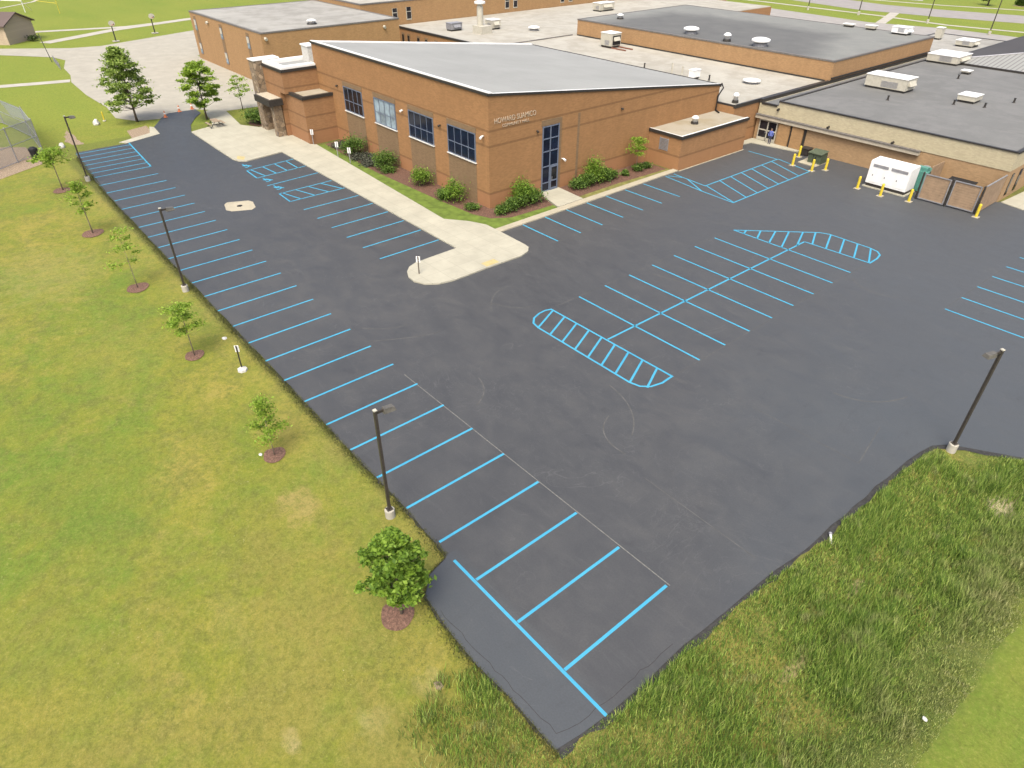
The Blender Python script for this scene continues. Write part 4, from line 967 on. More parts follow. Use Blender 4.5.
b = MB(); b.add([(10.15,-56.45,1.36),(12.55,-56.45,1.36),(12.55,-58.65,1.6),(10.15,-58.65,1.6),(10.15,-56.45,1.42),(12.55,-56.45,1.42),(12.55,-58.65,1.66),(10.15,-58.65,1.66)], [(0,1,2,3),(4,7,6,5),(0,4,5,1),(1,5,6,2),(2,6,7,3),(3,7,4,0)]); b.build('lid', M['black'], t)
b = MB()
for xx in (10.6,12.1):
    for yy in (-56.9,-58.2): b.lathe(xx,yy,[(.08,0),(.08,.16)],8)
b.build('caster', M['tyre'], t)
t = thing('generator','big white standby generator with side vents on a concrete pad','generator',(16.6,-55.2,0))
b = MB(); b.box(18.9,14.6,-54.0,-56.3,0,.12); b.build('pad', M['conc'], t)
b = MB(); b.box(18.7,14.8,-54.2,-56.0,.12,.42); b.build('base_tank', M['darkmetal'], t)
b = MB()
pr = [(-54.15,.42),(-54.15,2.5),(-54.28,2.62),(-55.9,2.68),(-56.05,2.6),(-56.05,.42)]
n_ = len(pr); vs = [(18.75,y,z) for y,z in pr]+[(14.75,y,z) for y,z in pr]
b.add(vs, [tuple(range(n_)), tuple(range(2*n_-1,n_-1,-1))]+[(i,n_+i,n_+(i+1)%n_,(i+1)%n_) for i in range(n_)]); b.build('enclosure', M['white'], t)
b = MB(); b.box(18.4,16.9,-54.14,-54.1,2.1,2.35); b.box(16.6,15.0,-54.14,-54.1,2.1,2.35)
b.build('vent_slot', M['steel'], t)
for xx in (17.9,16.7,15.5):
    b = MB(); b.box(xx-.5,xx+.5,-54.14,-54.12,.6,1.95); d_ = b.build('service_door', M['white'], t)
    b = MB(); b.box(xx+.3,xx+.36,-54.118,-54.09,1.2,1.35); b.build('latch', M['darkmetal'], d_)
t = thing('cooling_unit','teal machine standing behind the white generator, by the enclosure','cooling unit',(14.6,-57.2,0))
b = MB(); b.box(15.5,14.1,-56.5,-58.4,.1,2.0); b.box(15.3,14.3,-56.7,-57.3,2.0,2.35); b.build('housing', M['teal'], t)
b = MB()
for k in range(6): b.box(14.06,14.098,-56.7,-58.2,.4+k*.25,.52+k*.25)
b.build('louver', M['steel'], t)
b = MB(); b.lathe(14.8,-57.8,[(.35,2.0),(.35,2.2),(.3,2.24)],12); b.build('fan_ring', M['steel'], t)
t = thing('transformer','olive green pad transformer on pale slab between four yellow bollards','transformer',(26.0,-57,0))
b = MB(); b.add([(24.95,-55.6,.08),(27.1,-55.6,.08),(27.2,-58.0,.08),(25.1,-58.0,.08)], [(0,3,2,1)]); b.box(25.0,27.1,-55.62,-57.95,0,.076); b.build('slab', M['curb'], t)
b = MB(); b.box(25.0,26.5,-56.5,-57.8,.08,1.1); b.build('cabinet', M['olive'], t)
b = MB(); b.add([(24.95,-56.35,1.1),(26.55,-56.35,1.1),(26.55,-57.85,1.25),(24.95,-57.85,1.25),(24.95,-56.35,1.16),(26.55,-56.35,1.16),(26.55,-57.85,1.31),(24.95,-57.85,1.31)], [(0,1,2,3),(4,7,6,5),(0,4,5,1),(1,5,6,2),(2,6,7,3),(3,7,4,0)]); b.build('lid', M['oliveTop'], t)
b = MB(); b.box(25.9,25.93,-56.498,-56.47,.15,1.15); b.box(25.6,25.7,-56.498,-56.46,.6,.75); b.build('door_seam', M['black'], t)
t = thing('utility_cabinet','dark low box standing behind the green transformer by the brick wall','cabinet',(28.1,-58.9,0))
b = MB(); b.box(27.6,28.5,-58.3,-59.3,.05,.75); b.box(27.55,28.55,-58.25,-59.35,.75,.82); b.build('body', M['darkmetal'], t)
bl = thing('bollard','x','bollard',(0,0,0),0,'yellow bollards in the service yard')
b = MB(); b.lathe(0,0,[(.13,0),(.13,1.15),(.11,1.22),(.05,1.26)],12); b.build('post', M['bollard'], bl, smooth=False)
b = MB(); b.box(-.28,.28,-.28,.28,0,.05); b.build('footing', M['curb'], bl)
bls = [((18.8,-52.85),'yellow bollard in front of the left end of the white generator'),((16.3,-52.55),'yellow bollard in front of the middle of the white generator'),((13.8,-53.2),'yellow bollard between the generator and the enclosure gates'),((8.05,-54.1),'yellow bollard at the outer corner of the tan enclosure'),
 ((26.95,-54.3),'yellow bollard at the blue hatching, left in front of the transformer'),((28.1,-57.5),'yellow bollard behind the transformer slab, nearest the glass doors'),((24.6,-54.2),'yellow bollard right in front of the transformer slab'),((23.8,-55.6),'yellow bollard right of the transformer')]
for i,(p,l) in enumerate(bls):
    o = bl if i == 0 else dup(bl, (p[0],p[1],0)); o.location = (p[0],p[1],0); o['label'] = l

# ------------------------------------------------------------------ lamp posts
lp = thing('lamp_post','x','lamp post',(0,0,0),0,'bronze parking lot lamp posts')
b = MB(); b.lathe(0,0,[(.24,-.2),(.24,.40),(.21,.44)],16); b.build('base', M['lampbase'], lp)
b = MB(); b.box(-.14,.14,-.14,.14,.44,.48); b.box(-.065,.065,-.065,.065,.48,6.35); b.build('pole', M['post'], lp)
b = MB(); b.box(-.08,.08,-.08,.08,6.35,6.4); b.build('pole_cap', M['cream'], lp)
b = MB(); b.box(.07,.5,-.04,.04,6.16,6.28); b.build('arm', M['post'], lp)
b = MB()
b.add([(.35,-.15,6.08),(.92,-.19,6.08),(.92,.19,6.08),(.35,.15,6.08),(.4,-.11,6.32),(.86,-.13,6.27),(.86,.13,6.27),(.4,.11,6.32)],[(0,3,2,1),(4,5,6,7),(0,1,5,4),(1,2,6,5),(2,3,7,6),(3,0,4,7)])
hd = b.build('lamp_head', M['lampcap'], lp)
b = MB(); b.box(.42,.86,-.13,.13,6.05,6.078); b.build('lens', M['lens'], hd)
for i,(x,y,rz,l) in enumerate(((11.06,6.95,-1.62,'nearest bronze lamp post, at the lot edge beside the leafy maple'),(40.2,6.7,-1.57,'bronze lamp post at the lawn edge between the third and fourth small trees'),(70.9,6.25,-1.57,'bronze lamp post beside the blue hatching at the far end of the lot'),(-4.15,-18.55,1.15,'bronze lamp post on the grass corner at the right, head turned to the lot'))):
    o = lp if i == 0 else dup(lp,(x,y,0)); o.location = (x,y,0); o.rotation_euler = (0,0,rz); o['label'] = l
# street poles far away
pole0 = thing('street_lamp','x','street lamp',(0,0,0),0,'tall thin poles along the far street')
b = MB(); b.lathe(0,0,[(.3,-.1),(.3,.7),(.27,.75)],10); b.build('base', M['lampbase'], pole0)
b = MB(); b.lathe(0,0,[(.12,.95),(.07,10.5)],8); b.build('pole', M['post'], pole0)
b = MB(); b.box(.05,1.6,-.05,.05,10.3,10.42); b.box(.9,1.8,-.18,.18,10.25,10.45); b.build('lamp_head', M['lampcap'], pole0)
for i,(x,y,l) in enumerate(((47.1,-164.5,'tall pole beyond the hipped roof, rightmost along the street'),(63.0,-171.5,'tall pole by the street behind the store roof'),(80.0,-172.0,'tall pole by the street above the raised block'),(93,-170.6,'leftmost tall pole along the far street'))):
    o = pole0 if i == 0 else dup(pole0,(x,y,0)); o.location = (x,y,0); o['label'] = l

# ------------------------------------------------------------------ signs
def sign(name, label, x, y, h, w=.3, hh=.46, rz=0, base=None, text=None, group=None, post='steel'):
    t = thing(name, label, 'sign', (x,y,0), rz, group)
    def bld(b, nm, mm, par=None):
        me = bpy.data.meshes.new(nm); me.from_pydata(b.v, [], b.f); me.materials.append(M[mm]); me.update()
        o = bpy.data.objects.new(nm, me); C.objects.link(o); o.parent = par or t; return o
    b = MB(); b.box(-.035,.035,-.035,.035,-.1,h); bld(b,'post',post)
    b = MB(); b.box(-.06,-.036,-w/2,w/2,h-hh,h); f_ = bld(b,'sign_plate','signface')
    b = MB(); b.box(-.066,-.061,-w/2+.03,w/2-.03,h-hh+.04,h-hh+.1); b.box(-.066,-.061,-w/2+.05,w/2-.05,h-.16,h-.08); bld(b,'legend','signtext',f_)
    if base:
        b = MB(); b.lathe(0,0,[(base*1.25,-.08),(base*1.2,.08),(base*.8,.13),(.1,.2)],7); bld(b,'footing','rock')
    return t
sign('parking_sign','white sign on a post in a white concrete block on the lawn',27.4,7.55,1.75,.26,.45,2.6,.25,post='darkmetal')
sign('parking_sign','small white sign on the rounded end of the concrete peninsula',31.15,-8.1,1.55,.32,.5,2.4,post='bark')
gsg = 'white accessible parking signs on the grass strip'
sign('parking_sign','leftmost accessible parking sign, close to the brick lobby corner',67.3,-17.3,1.75,.34,.6,2.4,group=gsg)
sign('parking_sign','middle accessible parking sign on the grass strip',61.1,-17.2,1.75,.34,.6,2.4,group=gsg)
sign('parking_sign','rightmost accessible parking sign on the grass strip',58.3,-17.2,1.75,.34,.6,2.4,group=gsg)
# drain outlet pipe at the lot edge
t = thing('drain_pipe','short white bent pipe at the tarred edge of the lot','pipe',(-3.2,-7.8,0))
b = MB(); b.tube([(-3.45,-7.5,-.4),(-3.3,-7.7,-.1),(-3.15,-7.85,.08),(-3.05,-8.0,.1)], .055, 10); b.build('pipe', M['white'], t, smooth=True)
b = MB(); b.tube([(-3.09,-7.95,.095),(-3.02,-8.04,.105)], .075, 10); b.build('collar', M['steel'], t)

# ------------------------------------------------------------------ small stuff at the far left
t = thing('picnic_table','timber picnic table with attached benches on the pale plaza','picnic table',(82.0,-11.2,.11))
b = MB()
for k in range(5): b.box(81.1,82.9,-11.2+.2-k*.16+.12,-11.2+.2-k*.16-.02+.0,.8,.85)
b.build('table_top', M['table'], t)
for s in (1,-1):
    b = MB(); b.box(81.1,82.9,-11.2+s*.85-.13,-11.2+s*.85+.13,.54,.59); b.build('bench', M['table'], t)
for xx in (81.4,82.6):
    b = MB(); b.tube([(xx,-10.35,.12),(xx,-11.0,.8)], .04, 6); b.tube([(xx,-12.05,.12),(xx,-11.4,.8)], .04, 6); b.tube([(xx,-10.2,.5),(xx,-12.2,.5)], .035, 6); b.build('leg', M['darkmetal'], t)
co = thing('traffic_cone','x','traffic cone',(0,0,0),0,'orange traffic cones closing the far end of the new asphalt')
b = MB(); b.lathe(0,0,[(.16,.04),(.13,.25),(.06,.78),(.04,.8)],12); b.build('cone', M['orange'], co)
b = MB(); b.box(-.24,.24,-.24,.24,0,.04); b.build('base', M['orange'], co)
b = MB(); b.lathe(0,0,[(.125,.4),(.1,.56)],12); b.build('reflective_band', M['white'], co)
for i,(x,y,l) in enumerate(((91.0,-7.8,'orange traffic cone nearest the lawn'),(92.8,-10.2,'middle orange traffic cone on the end of the asphalt'),(93.1,-12.0,'orange traffic cone nearest the bright tree'))):
    o = co if i == 0 else dup(co,(x,y,0)); o.location = (x,y,0); o['label'] = l
hp = thing('basketball_hoop','x','basketball hoop',(0,0,0),0,'basketball hoops at the edge of the old court')
b = MB(); b.box(-.5,.5,-.6,.6,0,.14); b.build('base', M['path'], hp)
b = MB(); b.lathe(0,0,[(.12,.1),(.1,2.9)],8); b.tube([(0,0,2.8),(-1.0,-.3,3.2)],.08,6); b.build('pole', M['darkmetal'], hp)
b = MB()
pts = [(-.75+.0*math.cos(a), .6*math.cos(a), 3.3+.5*math.sin(a)) for a in np.linspace(0,2*PI,19)[:-1]]
b.add(pts+[(p[0]-.06,p[1],p[2]) for p in pts], [tuple(range(18)), tuple(range(35,17,-1))]+[(i,(i+1)%18,18+(i+1)%18,18+i) for i in range(18)]); bk = b.build('backboard', M['cream'], hp)
b = MB(); b.tube([(-1.05+.23*math.cos(a),.23*math.sin(a),3.05) for a in np.linspace(0,2*PI,13)],.02,5); b.build('rim', M['orange'], bk)
for i,(x,y,l) in enumerate(((155.9,-18.6,'left basketball hoop with a round white backboard'),(161.2,-27.7,'right basketball hoop, nearer the gymnasium'))):
    o = hp if i == 0 else dup(hp,(x,y,0)); o.location = (x,y,0); o['label'] = l
t = thing('storage_shed','tan block shed with brown gable roof at the far left','shed',(171,-.5,0))
def shed_xf(b):
    k = math.sqrt(.5); b.v = [(164.7+(x*k+y*k), -1.5+(-x*k+y*k), z) for x,y,z in b.v]; return b
def gable(t, x0,x1,y0,y1,h,rh):
    b = MB(); b.box(x0,x1,y0,y1,-.1,h); ym=(y0+y1)/2
    xm=(x0+x1)/2
    b.add([(x0,y0,h),(x1,y0,h),(xm,y0,h+rh),(x0,y1,h),(x1,y1,h),(xm,y1,h+rh)],[(0,1,2),(3,5,4)]); shed_xf(b).build('wall',M['shedwall'],t)
    b = MB(); o=.5; k=rh/((x1-x0)/2)
    for sx,xe_ in ((-1,x0-o),(1,x1+o)):
        b.add([(xe_,y0-o,h-o*k),(xe_,y1+o,h-o*k),(xm,y1+o,h+rh),(xm,y0-o,h+rh),(xe_,y0-o,h-o*k+.2),(xe_,y1+o,h-o*k+.2),(xm,y1+o,h+rh+.2),(xm,y0-o,h+rh+.2)],[(0,1,2,3),(4,7,6,5),(0,4,5,1),(1,5,6,2),(2,6,7,3),(3,7,4,0)])
    shed_xf(b).build('roof',M['shingle'],t)
gable(t,0,8.2,0,11,3.3,1.7)
b = MB(); b.box(-.05,-.005,3,4,0,2.1); shed_xf(b).build('door',M['shingle'],t)
make_shrub('bush','low dark bush against the shed gable',(167.2,-6.0),.9,.9,400,.25,leafE,clumps=5)
t = thing('soccer_goal','white goal frame on the far field behind the shed','goal',(212,-9,0))
b = MB(); b.tube([(222,-6.5,0),(222,-6.5,2.5),(214,-12.6,2.5),(214,-12.6,0)],.09,6); b.build('frame',M['white'],t)
b = MB(); b.tube([(214,-12.6,2.5),(217,-14.5,0)],.05,6); b.tube([(222,-6.5,2.5),(225,-8,0)],.05,6); b.build('stay',M['white'],t)
t = thing('goal_post','faint yellow goal posts on the far playing field','goal post',(206,-19,0))
b = MB(); b.tube([(206.5,-18.8,0),(206.5,-18.8,7)],.05,6); b.tube([(206.5,-18.8,2.2),(211,-15.4,2.6),(211,-15.4,6.5)],.05,6); b.build('frame',M['bollard'],t)
t = thing('bicycle_rack','bent steel bicycle rack on the left rim of the old court','rack',(136,-4.5,0))
b = MB()
for k in range(5): 
    x0=133+k*1.9; y0=-3.9-.15*k; b.tube([(x0,y0,0),(x0,y0,.8),(x0+.5,y0-.1,1.0),(x0+1.0,y0-.2,.8),(x0+1.0,y0-.2,0)],.05,6)
b.build('hoops',M['steel'],t)
b = MB(); b.tube([(141,-4.2,0),(143.3,-4.0,4.3)],.06,6); tag(b.build('thin_pole',M['darkmetal']),'thin leaning pole on the lawn left of the bicycle rack','pole')
# backstop
t = thing('baseball_backstop','grey chain link backstop fence at the left edge of the picture','fence',(84.4,7.8,0))
segs = [((84.4,7.8),(79.3,14.0),3.6),((84.4,7.8),(92,7.6),3.4),((92,7.6),(101,9.2),3.2),((101,9.2),(110,13.5),3.0)]
b = MB(); rl = MB()
for (a,c,h) in segs:
    b.add([(*a,.05),(*c,.05),(*c,h),(*a,h)],[(0,1,2,3)])
    for zz in (.1,h*.5,h): rl.tube([(*a,zz),(*c,zz)],.035,6)
b.build('wire_mesh',M['chain'],t); rl.build('rail',M['steel'],t)
for i,(x,y,h) in enumerate(((84.4,7.8,3.7),(79.3,14.0,3.7),(92,7.6,3.5),(101,9.2,3.3),(110,13.5,3.1),(82,10.7,3.7))):
    b = MB(); b.lathe(x,y,[(.06,-.05),(.06,h),(.02,h+.05)],8); b.build('fence_post',M['steel'],t)
# slanted top panel
b = MB(); b.add([(84.4,7.8,3.4),(92,7.6,3.4),(91.6,9.3,4.3),(84.2,9.4,4.3)],[(0,1,2,3)]); b.add([(92,7.6,3.4),(101,9.2,3.2),(100.2,10.9,4.1),(91.6,9.3,4.3)],[(0,1,2,3)]); b.build('overhang_mesh',M['chain'],t)
t = thing('litter_bin','black litter bin by the backstop fence','bin',(82.2,8.9,0))
b = MB(); b.lathe(82.2,8.9,[(.38,0),(.42,.9),(.44,.95)],12); b.build('body',M['black'],t)
b = MB(); b.lathe(82.2,8.9,[(.46,.95),(.44,1.15),(.2,1.3)],12); b.build('lid',M['black'],t)
def rock(x, y, r, h, label, name='boulder', m='rock', rr=1):
    bm = bmesh.new(); bmesh.ops.create_icosphere(bm, subdivisions=2, radius=1)
    q = random.Random(int(x*10))
    for v_ in bm.verts: v_.co *= 1+q.uniform(-.16,.16)
    bmesh.ops.transform(bm, matrix=Matrix.Diagonal((r,r*.8*rr,h,1)), verts=bm.verts)
    me = bpy.data.meshes.new(name); bm.to_mesh(me); bm.free(); me.materials.append(M[m])
    o = bpy.data.objects.new(name, me); C.objects.link(o); o.location = (x,y,h*.3-.05); return tag(o, label, 'stone')
rock(85.2,5.7,.42,.4,'white boulder on bare ground beyond the far lamp post')
rock(93.2,.1,.5,.5,'white stone on the lawn left of the big tree')
rock(31.8,7.0,.2,.06,'flat pale stone in the lawn just uphill of the white sign block')
rock(19.2,9.9,.12,.06,'tiny pale stone in the lawn beside the sparse tree')
rock(2.6,10.1,.2,.07,'sandy stone in the weeds below the leafy maple','boulder','dirt')
rock(-9.7,-2.6,.1,.06,'small white stone where the meadow meets the mown grass')
t = thing('marker_post','yellow marker post on the lawn beside the white stone','marker',(94.2,-1.1,0))
b = MB(); b.lathe(94.2,-1.1,[(.08,0),(.08,1.1),(.03,1.15)],8); b.build('post',M['bollard'],t)
b = MB(); b.lathe(94.2,-1.1,[(.2,-.02),(.2,.08)],8); b.build('footing',M['rock'],t)

# parked vehicles across the street
def van(label, x, y, rz, m='white'):
    t = thing('parked_van', label, 'van', (x,y,0), rz)
    def bld(b, nm, mm, par=None):
        me = bpy.data.meshes.new(nm); me.from_pydata(b.v, [], b.f); me.materials.append(M[mm]); me.update()
        o = bpy.data.objects.new(nm, me); C.objects.link(o); o.parent = par or t; return o
    b = MB(); pr = [(-2.6,.4),(-2.6,1.0),(-1.7,1.25),(-1.1,2.1),(2.6,2.15),(2.65,.4)]
    n_ = len(pr); vs = [(x_,.95,z) for x_,z in pr]+[(x_,-.95,z) for x_,z in pr]
    b.add(vs,[tuple(range(n_)),tuple(range(2*n_-1,n_-1,-1))]+[(i,n_+i,n_+(i+1)%n_,(i+1)%n_) for i in range(n_)]); bld(b,'body',m)
    for s in (.955,-.985):
        b = MB(); b.box(-1.1,.2,s,s+.03,1.25,1.9); b.box(.4,2.3,s,s+.03,1.25,1.9); bld(b,'window','glass3')
    for xx in (-1.7,1.7):
        for yy in (.85,-.85):
            b = MB(); b.tube([(xx,yy-.12,.36),(xx,yy+.12,.36)],.36,12); w = bld(b,'wheel','tyre')
            b = MB(); b.tube([(xx,yy-.13,.36),(xx,yy+.13,.36)],.18,10); bld(b,'rim','steel',w)
    return t
van('white van parked across the street, left one of two',89,-214,.25); van('white van parked across the street, right one of two',97,-216.5,.25)

# person by the glass doors
def person(x, y, z, rz, label):
    t = thing('person', label, 'person', (x,y,z), rz)
    J = {'pel':(0,0,.93),'spi':(0,0,1.15),'che':(.01,0,1.35),'nec':(.02,0,1.50),'hea':(.03,0,1.60),'top':(.03,0,1.72),
         'lh':(0,.09,.9),'lk':(.03,.1,.5),'la':(0,.1,.09),'lt':(.16,.11,.04),'rh':(0,-.09,.9),'rk':(.0,-.1,.5),'ra':(-.06,-.1,.09),'rt':(.1,-.11,.04),
         'ls':(.0,.19,1.42),'le':(.02,.25,1.15),'lw':(.16,.22,.95),'lf':(.22,.2,.9),'rs':(0,-.19,1.42),'re':(.0,-.25,1.14),'rw':(.1,-.24,.92),'rf':(.13,-.24,.84)}
    R = {'pel':.15,'spi':.13,'che':.16,'nec':.06,'hea':.1,'top':.07,'lh':.1,'lk':.07,'la':.045,'lt':.04,'rh':.1,'rk':.07,'ra':.045,'rt':.04,'ls':.07,'le':.05,'lw':.035,'lf':.03,'rs':.07,'re':.05,'rw':.035,'rf':.03}
    Ed = [('pel','spi'),('spi','che'),('che','nec'),('nec','hea'),('hea','top'),('pel','lh'),('lh','lk'),('lk','la'),('la','lt'),('pel','rh'),('rh','rk'),('rk','ra'),('ra','rt'),('che','ls'),('ls','le'),('le','lw'),('lw','lf'),('che','rs'),('rs','re'),('re','rw'),('rw','rf')]
    ks = list(J); me = bpy.data.meshes.new('body'); me.from_pydata([J[k] for k in ks],[(ks.index(a),ks.index(b)) for a,b in Ed],[])
    o = bpy.data.objects.new('body', me); C.objects.link(o); o.parent = t
    sk = o.modifiers.new('skin','SKIN'); su = o.modifiers.new('sub','SUBSURF'); su.levels = su.render_levels = 2
    for i,k in enumerate(ks):
        v_ = me.skin_vertices[0].data[i]; v_.radius = (R[k],R[k]); v_.use_root = (k == 'pel')
    m_ = NT('person_clothes'); tc = m_.n('ShaderNodeTexCoord'); s = m_.n('ShaderNodeSeparateXYZ'); m_.l(tc.outputs['Object'], s.inputs[0])
    c = m_.ramp(m_.math('DIVIDE', s.outputs[2], 1.8), [(0,(.02,.02,.03)),(.05,(.03,.032,.06)),(.51,(.03,.032,.06)),(.52,(.09,.12,.33)),(.835,(.09,.12,.33)),(.84,(.30,.17,.12)),(.93,(.30,.17,.12))])
    c2 = m_.n('ShaderNodeValToRGB'); 
    for nd in m_.t.nodes:
        if nd.type == 'VALTORGB': nd.color_ramp.interpolation = 'CONSTANT'
    mat_ = m_.done(c,.8); me.materials.append(mat_)
    b = MB()
    bm = bmesh.new(); bmesh.ops.create_uvsphere(bm,u_segments=12,v_segments=8,radius=.115)
    for v_ in list(bm.verts):
        if v_.co.z < -.02 and v_.co.x > .0: bm.verts.remove(v_)
    hm = bpy.data.meshes.new('hair'); bm.to_mesh(hm); bm.free(); hm.materials.append(M['bark']); h = bpy.data.objects.new('hair',hm); C.objects.link(h); h.parent = t; h.location = (.015,0,1.69)
    return t
person(32.9,-58.95,.1,1.9,'person in blue top and dark trousers standing at the glass doors')

# ------------------------------------------------------------------ trees
rg = 'young trees in a row on the lawn beside the lot'
def ring(x, y, r):
    pts = [(x+r*(1+.08*math.sin(3*a+x))*math.cos(a), y+r*(1+.1*math.sin(2*a+y))*math.sin(a)) for a in np.linspace(0,2*PI,26)[:-1]]
    struct('mulch_ring', pts, -.015, M['mulch'])
for (x,y,r) in ((69.5,8.95,.85),(56.1,9.3,.9),(43.0,9.3,.8),(31.0,9.25,.62),(18.7,9.35,.6),(6.2,9.6,.72)): ring(x,y,r)
make_tree('young_tree','flat topped young tree on the lawn, farthest in the row beside the backstop',(69.6,8.85),3.9,1.35,2.5,16,1300,.17,leafB,.045,'flat',.24,rg,'barkpale')
make_tree('young_tree','young tree with tiered crown behind the far lamp post, second farthest in the row',(56.1,9.3),4.5,1.25,1.7,13,1000,.16,leafB,.04,'cone',.2,rg,'barkpale')
make_tree('young_tree','thin light green sapling over a wide mulch ring, third farthest in the row',(43.0,9.3),4.6,1.15,1.5,8,560,.15,leafB,.025,'cone',.22,rg,'barkpale')
make_tree('young_tree','round bright young tree uphill of the white sign',(31.0,9.25),3.7,1.0,1.7,15,1700,.12,leafB,.03,'oval',.2,rg,'barkpale')
make_tree('young_tree','sparse upright young tree between the white sign and the nearest lamp post',(18.7,9.35),3.7,.85,1.0,16,1500,.11,leafB,.022,'cone',.22,rg,'barkpale')
make_tree('maple_tree','full leafy maple at the corner of the lot, nearest tree in view',(6.15,9.45),4.65,1.28,1.25,110,11500,.145,leafA,.06,'oval',.085,rg,'barkpale')
make_tree('large_tree','tallest dark green tree at the edge of the old court',(91.2,-4.3),8.6,3.7,1.8,70,7500,.27,leafF,.13,'cone',.10,bark='bark')
make_tree('large_tree','bright green tree beside the picnic table',(86.6,-11.7),6.8,2.5,1.7,46,6500,.25,leafB,.11,'oval',.12,bark='bark')
make_tree('young_tree','small airy tree left of the stone entrance pier',(88.2,-17.2),4.3,1.5,1.6,14,900,.18,leafB,.05,'oval',.2,bark='bark')
make_shrub('shrub','wide round shrub at the foot of the stone pier',(80.5,-16.2),1.5,1.5,2600,.18,leafC,clumps=12)
struct('mulch_ring',[(80.5+1.9*math.cos(a),-16.4+1.4*math.sin(a)) for a in np.linspace(0,2*PI,22)[:-1]],-.01,M['bedmulch'])
def px_shrubs():
    g1 = 'shrubs along the windows of the hall'
    for x,y,r,h,m,l in ((61.0,-19.2,1.25,1.8,leafC,'largest round shrub, under the first window of the hall'),(54.4,-19.3,1.15,1.7,leafC,'round shrub below the second hall window'),(47.6,-19.4,.95,1.6,leafA,'round shrub below the third hall window'),(41.8,-19.3,.95,1.9,leafA,'tall loose shrub under the corner window of the hall'),
        (64.3,-19.5,1.1,.45,leafD,'low dusky spreading shrub by the brick lobby'),(59.2,-19.2,1.2,.4,leafD,'low dusky spreading shrub, leftmost on the mulch'),(56.6,-18.9,1.1,.35,leafD,'low dusky spreading shrub next to the second round shrub'),
        (53.2,-18.9,.7,.7,leafC,'small shrub tucked right of the second round shrub'),(44.0,-19.5,.55,.6,leafC,'small shrub left of the tall loose shrub'),(43.0,-18.9,.65,.75,leafC,'second small shrub left of the tall loose shrub'),(39.2,-19.4,.6,.5,leafC,'small shrub at the hall corner')):
        make_shrub('shrub',l,(x,y),r,h,int(1500*r*r+400),.13,m,g1,clumps=9)
    g2 = 'shrubs in the bed at the front of the hall'
    for x,y,r,h,m,l in ((36.6,-20.9,.6,.8,leafC,'low shrub at the corner end of the front bed'),(36.6,-21.9,.75,1.0,leafC,'second shrub from the corner in the front bed'),(36.7,-23.0,.8,1.1,leafC,'third shrub from the corner in the front bed'),(36.9,-24.2,.9,1.3,leafC,'broad shrub beside the entrance walk'),(37.2,-24.0,1.0,2.2,leafA,'tall light shrub leaning on the front wall under the lettering'),(36.9,-25.3,.8,1.2,leafC,'dense shrub at the left edge of the entrance walk'),
        (36.9,-31.0,.8,1.0,leafC,'first shrub right of the entrance walk'),(36.8,-32.3,.9,1.2,leafC,'second shrub right of the entrance walk'),(36.9,-33.4,1.0,2.2,leafA,'tallest shrub right of the entrance walk'),(36.8,-34.7,.9,1.2,leafC,'shrub right of the tallest one in the front bed'),(36.7,-35.8,.7,.8,leafC,'last dense shrub before the bare end of the front bed'),(36.6,-39.8,.55,.7,leafC,'low shrub in front of the little tree by the annex'),(36.6,-41.2,.5,.6,leafC,'low shrub against the annex corner'),(36.4,-37.6,.4,.5,leafC,'tiny shrub midway to the annex')):
        make_shrub('shrub',l,(x,y),r,h,int(1500*r*r+350),.13,m,g2,clumps=7)
px_shrubs()
make_tree('young_tree','little pale green tree in the bed next to the annex',(36.7,-39.6),3.5,1.0,1.7,10,1300,.14,leafB,.03,'oval',.28,bark='barkpale')
make_tree('large_tree','tree crown rising behind the raised block roof',(121.5,-158.5),8,4.2,2.0,30,3500,.5,leafA,.2,'oval',.22)
make_tree('large_tree','dark leaning tree on the lawn beyond the far street',(66.5,-217),7,2.0,1.0,12,1200,.5,leafE,.2,'cone',.25)
t = thing('hedge','dark green hedge across the street at the right edge','hedge',(55,-222,0))
pts = np.stack([rng.uniform(46,62,4000),rng.uniform(-224,-221,4000),rng.uniform(0,1.8,4000)],1); pts[:,1] += (pts[:,0]-55)*-.25; leaves_mesh('foliage',pts,.45,leafC,t)
make_tree('large_tree','bushy tree at the right end of the far grass strip',(38,-170),4,2.6,.6,14,1500,.4,leafC,.12,'oval',.25)

